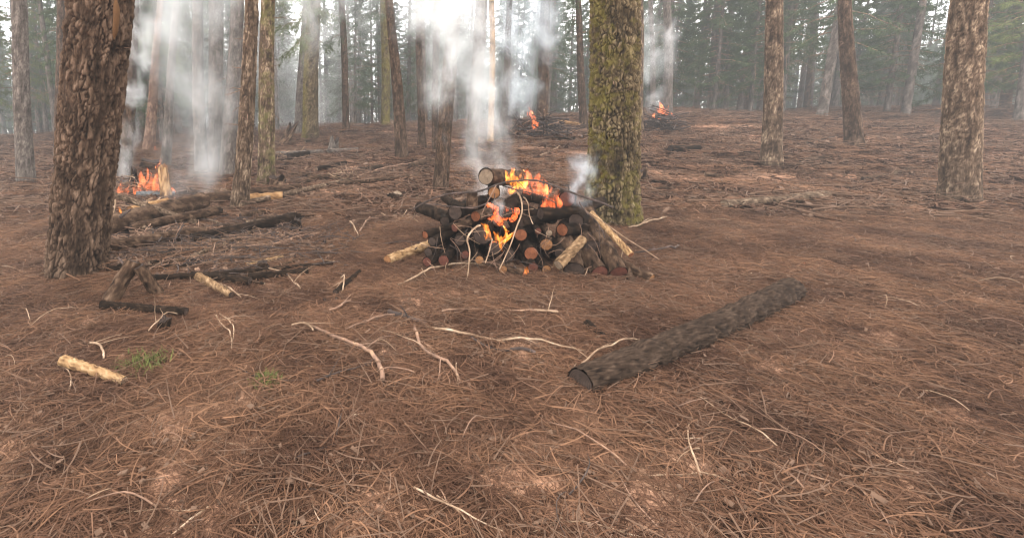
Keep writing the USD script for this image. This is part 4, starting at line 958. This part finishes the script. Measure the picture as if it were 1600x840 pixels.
# slash: heaps of thin branches, each one thing
def heap(label, px, py, w, h, n, mt, seed, name='brush_pile', thick=1.0):
    r = np.random.default_rng(seed)
    B = gnd(px, py); k = B[1] / F; W, H = w * k / 2, h * k
    t = thing(name, label, 'brush pile', B)
    for i in range(n):
        c = r.normal(0, .38, 2) * [W, W * .7]
        z = H * max(.05, (1 - np.hypot(*c / W) * .9)) * r.uniform(.1, 1)
        a = r.uniform(0, 6.28); L = r.uniform(.35, 1.1) * W
        d = np.array([math.cos(a), math.sin(a), r.normal(0, .28)])
        P, R = limb(B + [c[0], c[1], z] - d * L / 2, d, L, .12, r.uniform(.004, .013) * max(1, min(W * 1.5, 2.2 if B[1] > 14 else 1.3)) * thick, seed * 100 + i, 6)
        P[:, 2] = np.maximum(P[:, 2], height(P[:, 0], P[:, 1]) + .01)
        obj('branch', tube(P, R, 5), mt[i % len(mt)], t)
heap('smouldering brush pile around the brown trunk behind the log pile', 838, 216, 130, 44, 150, ['twig_dark', 'twig_dark', 'twig_brown', 'twig_dark'], 1, thick=1.7)
heap('dark brush pile burning at the far right', 1031, 206, 78, 44, 130, ['twig_dark'], 2, thick=2.0)
heap('heap of reddish dead branches on the crest', 611, 201, 36, 18, 40, ['twig_brown', 'twig_pale'], 3)
heap('twiggy slash heap burning behind the left edge trunk', 200, 303, 70, 36, 80, ['twig_brown', 'twig_dark', 'twig_pale'], 4)
heap('low slash heap of twigs in front of the left fire', 235, 330, 130, 18, 90, ['twig_brown', 'twig_pale', 'twig_dark'], 5)
heap('brown slash heap left of the slim leaning trunk', 335, 312, 80, 24, 80, ['twig_brown', 'twig_brown', 'twig_pale'], 6)
heap('spiky grey slash on the middle ground above the long thin log', 535, 282, 90, 24, 50, ['twig_brown', 'twig_pale'], 7)
heap('grey slash heap on the left mid slope', 450, 246, 90, 12, 44, ['twig_brown', 'twig_pale'], 8)
heap('tangle of thin branches lying over the left logs', 250, 378, 230, 22, 110, ['twig_brown', 'twig_brown', 'twig_dark'], 9, thick=.75)
heap('tangled twigs on the litter left of the pile', 630, 345, 90, 8, 50, ['twig_brown', 'twig_pale', 'twig_dark'], 10)
wand('black crooked snag branch standing up from the smouldering brush pile', [(828, 200), (830, 188), (826, 178), (829, 168), (824, 160)], 18.5, (3, 1.5), 'twig_dark', side=4)

# mossy tufts
def tuft(label, px, py, R, n, seed, mt='moss', name='moss_tuft'):
    r = np.random.default_rng(seed); B = gnd(px, py); V = []
    c = r.normal(0, .45, (n, 2)) * R; a = r.uniform(0, 6.28, n); L = r.uniform(.4, 1.2, n) * R * .6; w = .05 * R
    p = np.stack([B[0] + c[:, 0], B[1] + c[:, 1], height(B[0] + c[:, 0], B[1] + c[:, 1]) + .01], 1)
    e = np.stack([np.cos(a) * L * .7, np.sin(a) * L * .7, L * r.uniform(.2, .9, n)], 1); q = np.stack([-np.sin(a), np.cos(a), 0 * a], 1) * w
    v = np.stack([p - q, p + q, p + e], 1).reshape(-1, 3)
    obj(name, (v, np.arange(3 * n).reshape(-1, 3)), mt, label=label, cat='moss', smooth=False)
tuft('green mossy tuft at the front of the litter left of the crooked branch', 418, 597, .085, 700, 1)
tuft('mossy grass at the right foot of the big mossy trunk', 985, 352, .14, 700, 2)
tuft('little green sprout left of the burning pile', 584, 362, .05, 160, 3)
tuft('dull green sprig patch at the lower left of the litter', 225, 575, .14, 420, 4)
tuft('small green tuft near the charred trunk left of the pile', 672, 312, .08, 160, 5)

# ------------------------------------------------------------------ fire
def flame(label, Y, tongues, mt):
    """tongues: polylines of (px, py, radius px) from foot to tip, joined to one closed body."""
    r = np.random.default_rng(int(Y * 1000) + len(tongues))
    wild = []
    for tg in tongues:                                               # ragged smaller licks round each tongue
        for q in range(3):
            ox, oy, z = r.uniform(-1.1, 1.1) * tg[0][2], r.uniform(-.8, .6) * tg[0][2], r.uniform(.35, .7)
            h = r.uniform(.35, .9)
            wild.append([(tg[0][0] + ox + (p[0] - tg[0][0]) * h + r.normal(0, .5) * p[2], tg[0][1] + oy + (p[1] - tg[0][1]) * h, max(.4, p[2] * z)) for p in tg])
    tongues = [[(p[0], p[1], p[2] * .8) for p in tg] for tg in tongues] + wild
    body = m3.Manifold()
    for k, tg in enumerate(tongues):
        c = [at(p[0], p[1], Y + .03 * (k % 3)) for p in tg]; rr = [p[2] * Y / F for p in tg]
        for a, b, ra, rb in zip(c[:-1], c[1:], rr[:-1], rr[1:]):
            pts = m3.Manifold.sphere(ra, 10).translate(tuple(map(float, a))) + m3.Manifold.sphere(rb, 10).translate(tuple(map(float, b)))
            body = body + pts.hull()
    g = body.refine_to_length(.04).to_mesh()
    v = np.array(g.vert_properties[:, :3]); f = np.array(g.tri_verts)
    tm = trimesh.Trimesh(v, f); trimesh.smoothing.filter_taubin(tm, iterations=6)
    v = np.array(tm.vertices); s = 9.0
    v += .045 * (np.stack([meshkit.noise(v * s, k) for k in range(3)], -1) - .5) + .02 * (np.stack([meshkit.noise(v * 30, k + 5) for k in range(3)], -1) - .5)
    obj('flame', (v, np.array(tm.faces)), mt, label=label, cat='fire')
flame('orange flames licking up behind the topmost log of the pile', 5.55, [[(797, 286, 6), (793, 274, 4), (788, 268, 1)], [(806, 290, 8), (803, 275, 5), (802, 262, 1)], [(815, 290, 8), (813, 277, 5), (815, 268, 1)], [(800, 300, 6), (806, 285, 5), (801, 270, 1)]], 'flame_bright')
flame('pale red flames over the back of the pile', 5.75, [[(828, 296, 9), (826, 278, 7), (823, 264, 1)], [(840, 298, 10), (838, 280, 6), (843, 268, 1)], [(850, 300, 8), (851, 286, 4), (848, 276, 1)]], 'flame_red')
flame('flames beside the round red brown log end', 5.35, [[(862, 322, 9), (860, 308, 6), (856, 296, 1)], [(872, 320, 8), (870, 304, 5), (875, 292, 1)], [(852, 322, 6), (850, 312, 4), (846, 302, 1)]], 'flame_red')
flame('red glow of fire in the heart of the pile', 5.1, [[(783, 320, 3), (780, 316, 2.4), (775, 312, .7)], [(790, 330, 3), (788, 323, 2), (786, 317, .6)], [(806, 300, 3), (804, 295, 2.4), (803, 290, .7)]], 'flame_red')
flame('bright orange flame curling out of the pile front', 4.86, [[(764, 372, 5), (763, 362, 5), (758, 354, 4), (750, 350, 1)], [(776, 374, 5), (774, 368, 4), (770, 360, 1)], [(786, 378, 4), (790, 370, 4), (803, 364, 1)], [(782, 372, 4), (784, 384, 3), (783, 392, 1)], [(790, 370, 4), (788, 360, 3), (786, 350, 1)]], 'flame_bright')
flame('tiny bright flame low between the log ends', 4.62, [[(821, 426, 2.6), (821, 420, 2.2), (820, 414, .6)]], 'flame_bright')
flame('broad red orange fire beside the upright tan stump', gnd(240, 311)[1], [[(224, 306, 11), (223, 288, 8), (219, 268, 1.5)], [(236, 308, 12), (235, 286, 9), (231, 263, 1.5)], [(248, 304, 11), (247, 280, 7), (251, 248, 1.5)], [(256, 302, 8), (255, 288, 5), (258, 274, 1)], [(216, 311, 8), (212, 298, 5), (210, 282, 1)]], 'flame_far')
flame('faint red flame in the slash right of the left edge trunk', gnd(185, 311)[1] + .3, [[(189, 306, 6), (188, 294, 4), (191, 278, 1)], [(176, 304, 5), (172, 296, 4), (168, 286, 1)], [(198, 308, 4), (199, 298, 3), (202, 288, 1)]], 'flame_far')
flame('small bright flame poking through the left slash logs', 6.5, [[(187, 338, 3), (188, 330, 3), (186, 322, 1)]], 'flame_bright')
flame('small far flame behind the reddish trunk', 20.0, [[(243, 240, 3), (242, 234, 2.5), (243, 226, .8)]], 'flame_far')
flame('flame behind the crooked snag of the smouldering brush pile', 18.8, [[(836, 200, 5), (835, 188, 5), (831, 174, 1.2)], [(832, 186, 4), (829, 178, 3), (827, 168, 1)]], 'flame_far')
flame('tall orange flame on the far right burning pile', gnd(1036, 196)[1], [[(1034, 184, 8), (1035, 172, 6), (1031, 160, 1.2)], [(1042, 184, 6), (1041, 174, 4), (1044, 165, 1)], [(1028, 186, 5), (1029, 178, 3), (1027, 170, 1)]], 'flame_far')

# ------------------------------------------------------------------ smoke and haze
B0 = at(770, 300, 8.0)
smoke('main', 'thick pale smoke column rising behind the burning log pile', np.array([B0[0], 8.0, .05]), 7.2, .5, 3.0, (-1.6, .9), 1.05, 1.7, 1.5, 3, foot=.05)
B1 = gnd(290, 322)
smoke('left', 'veil of grey smoke drifting up from the left fire', np.array([B1[0] - .1, B1[1] + .4, B1[2] - .3]), 10.0, .8, 4.2, (.1, 1.0), 1.05, .50, .9, 5, foot=.05)
B2 = gnd(178, 308)
smoke('thin', 'thin white smoke streak beside the left edge trunk', np.array([B2[0], B2[1] + .5, B2[2] - .1]), 6.5, .3, 1.4, (.1, .6), 1.1, 2.6, 1.7, 8, foot=.08)
B4 = at(812, 208, 17.5)
smoke('back', 'bluish smoke cloud rising from the brush pile behind', np.array([B4[0], 17.8, B4[2] - .4]), 12.0, .9, 4.2, (1.0, 1.5), 1.0, 1.1, .9, 13, color=(.88, .94, 1.0), foot=.10)
smoke('bank', 'thin smoke bank hanging between the back trunks left of the middle', np.array([-7.0, 30, .2]), 12.0, 7.5, 9.5, (1.0, .5), 1.0, .10, .3, 41, lo=.34, foot=.1)
B5 = at(1012, 190, 26)
smoke('right', 'faint smoke beside the far right fire', np.array([B5[0], 25, B5[2] - .2]), 8, .6, 2.8, (-.8, .4), 1.0, .7, 1.1, 17, foot=.12)
B6 = at(772, 356, 4.95)
smoke('heart', 'small grey smoke puff in the heart of the log pile', B6, .48, .11, .22, (.02, .03), 1.0, 7, 6.0, 21, foot=.15)
B7 = at(905, 336, 5.2)
smoke('side', 'thin blue smoke at the round red brown log end', B7, .95, .14, .42, (.15, .3), 1.0, 5, 5.0, 23, color=(.86, .93, 1.0), foot=.15)
B8 = at(505, 60, 15)
smoke('drift', 'drifting smoke bank high among the trees left of the middle', np.array([B8[0] + .3, 15, B8[2] - 3.0]), 10.0, 2.0, 4.4, (-.6, .5), 1.0, .9, .7, 29, foot=.5)

mat('haze', {"p": ("principled_volume", {"color": (.94, .97, 1.0), "density": .0013, "anisotropy": .2})}, volume="p.volume")
hz = trimesh.creation.box((480, 480, 40)); hz.apply_translation((0, 0, 40 / 2 - 4.5 - 2))
v, f = np.array(hz.vertices), np.array(hz.faces)
obj('haze', (v, f), 'haze', kind='stuff', label='thin pale smoke haze filling the forest', smooth=False)
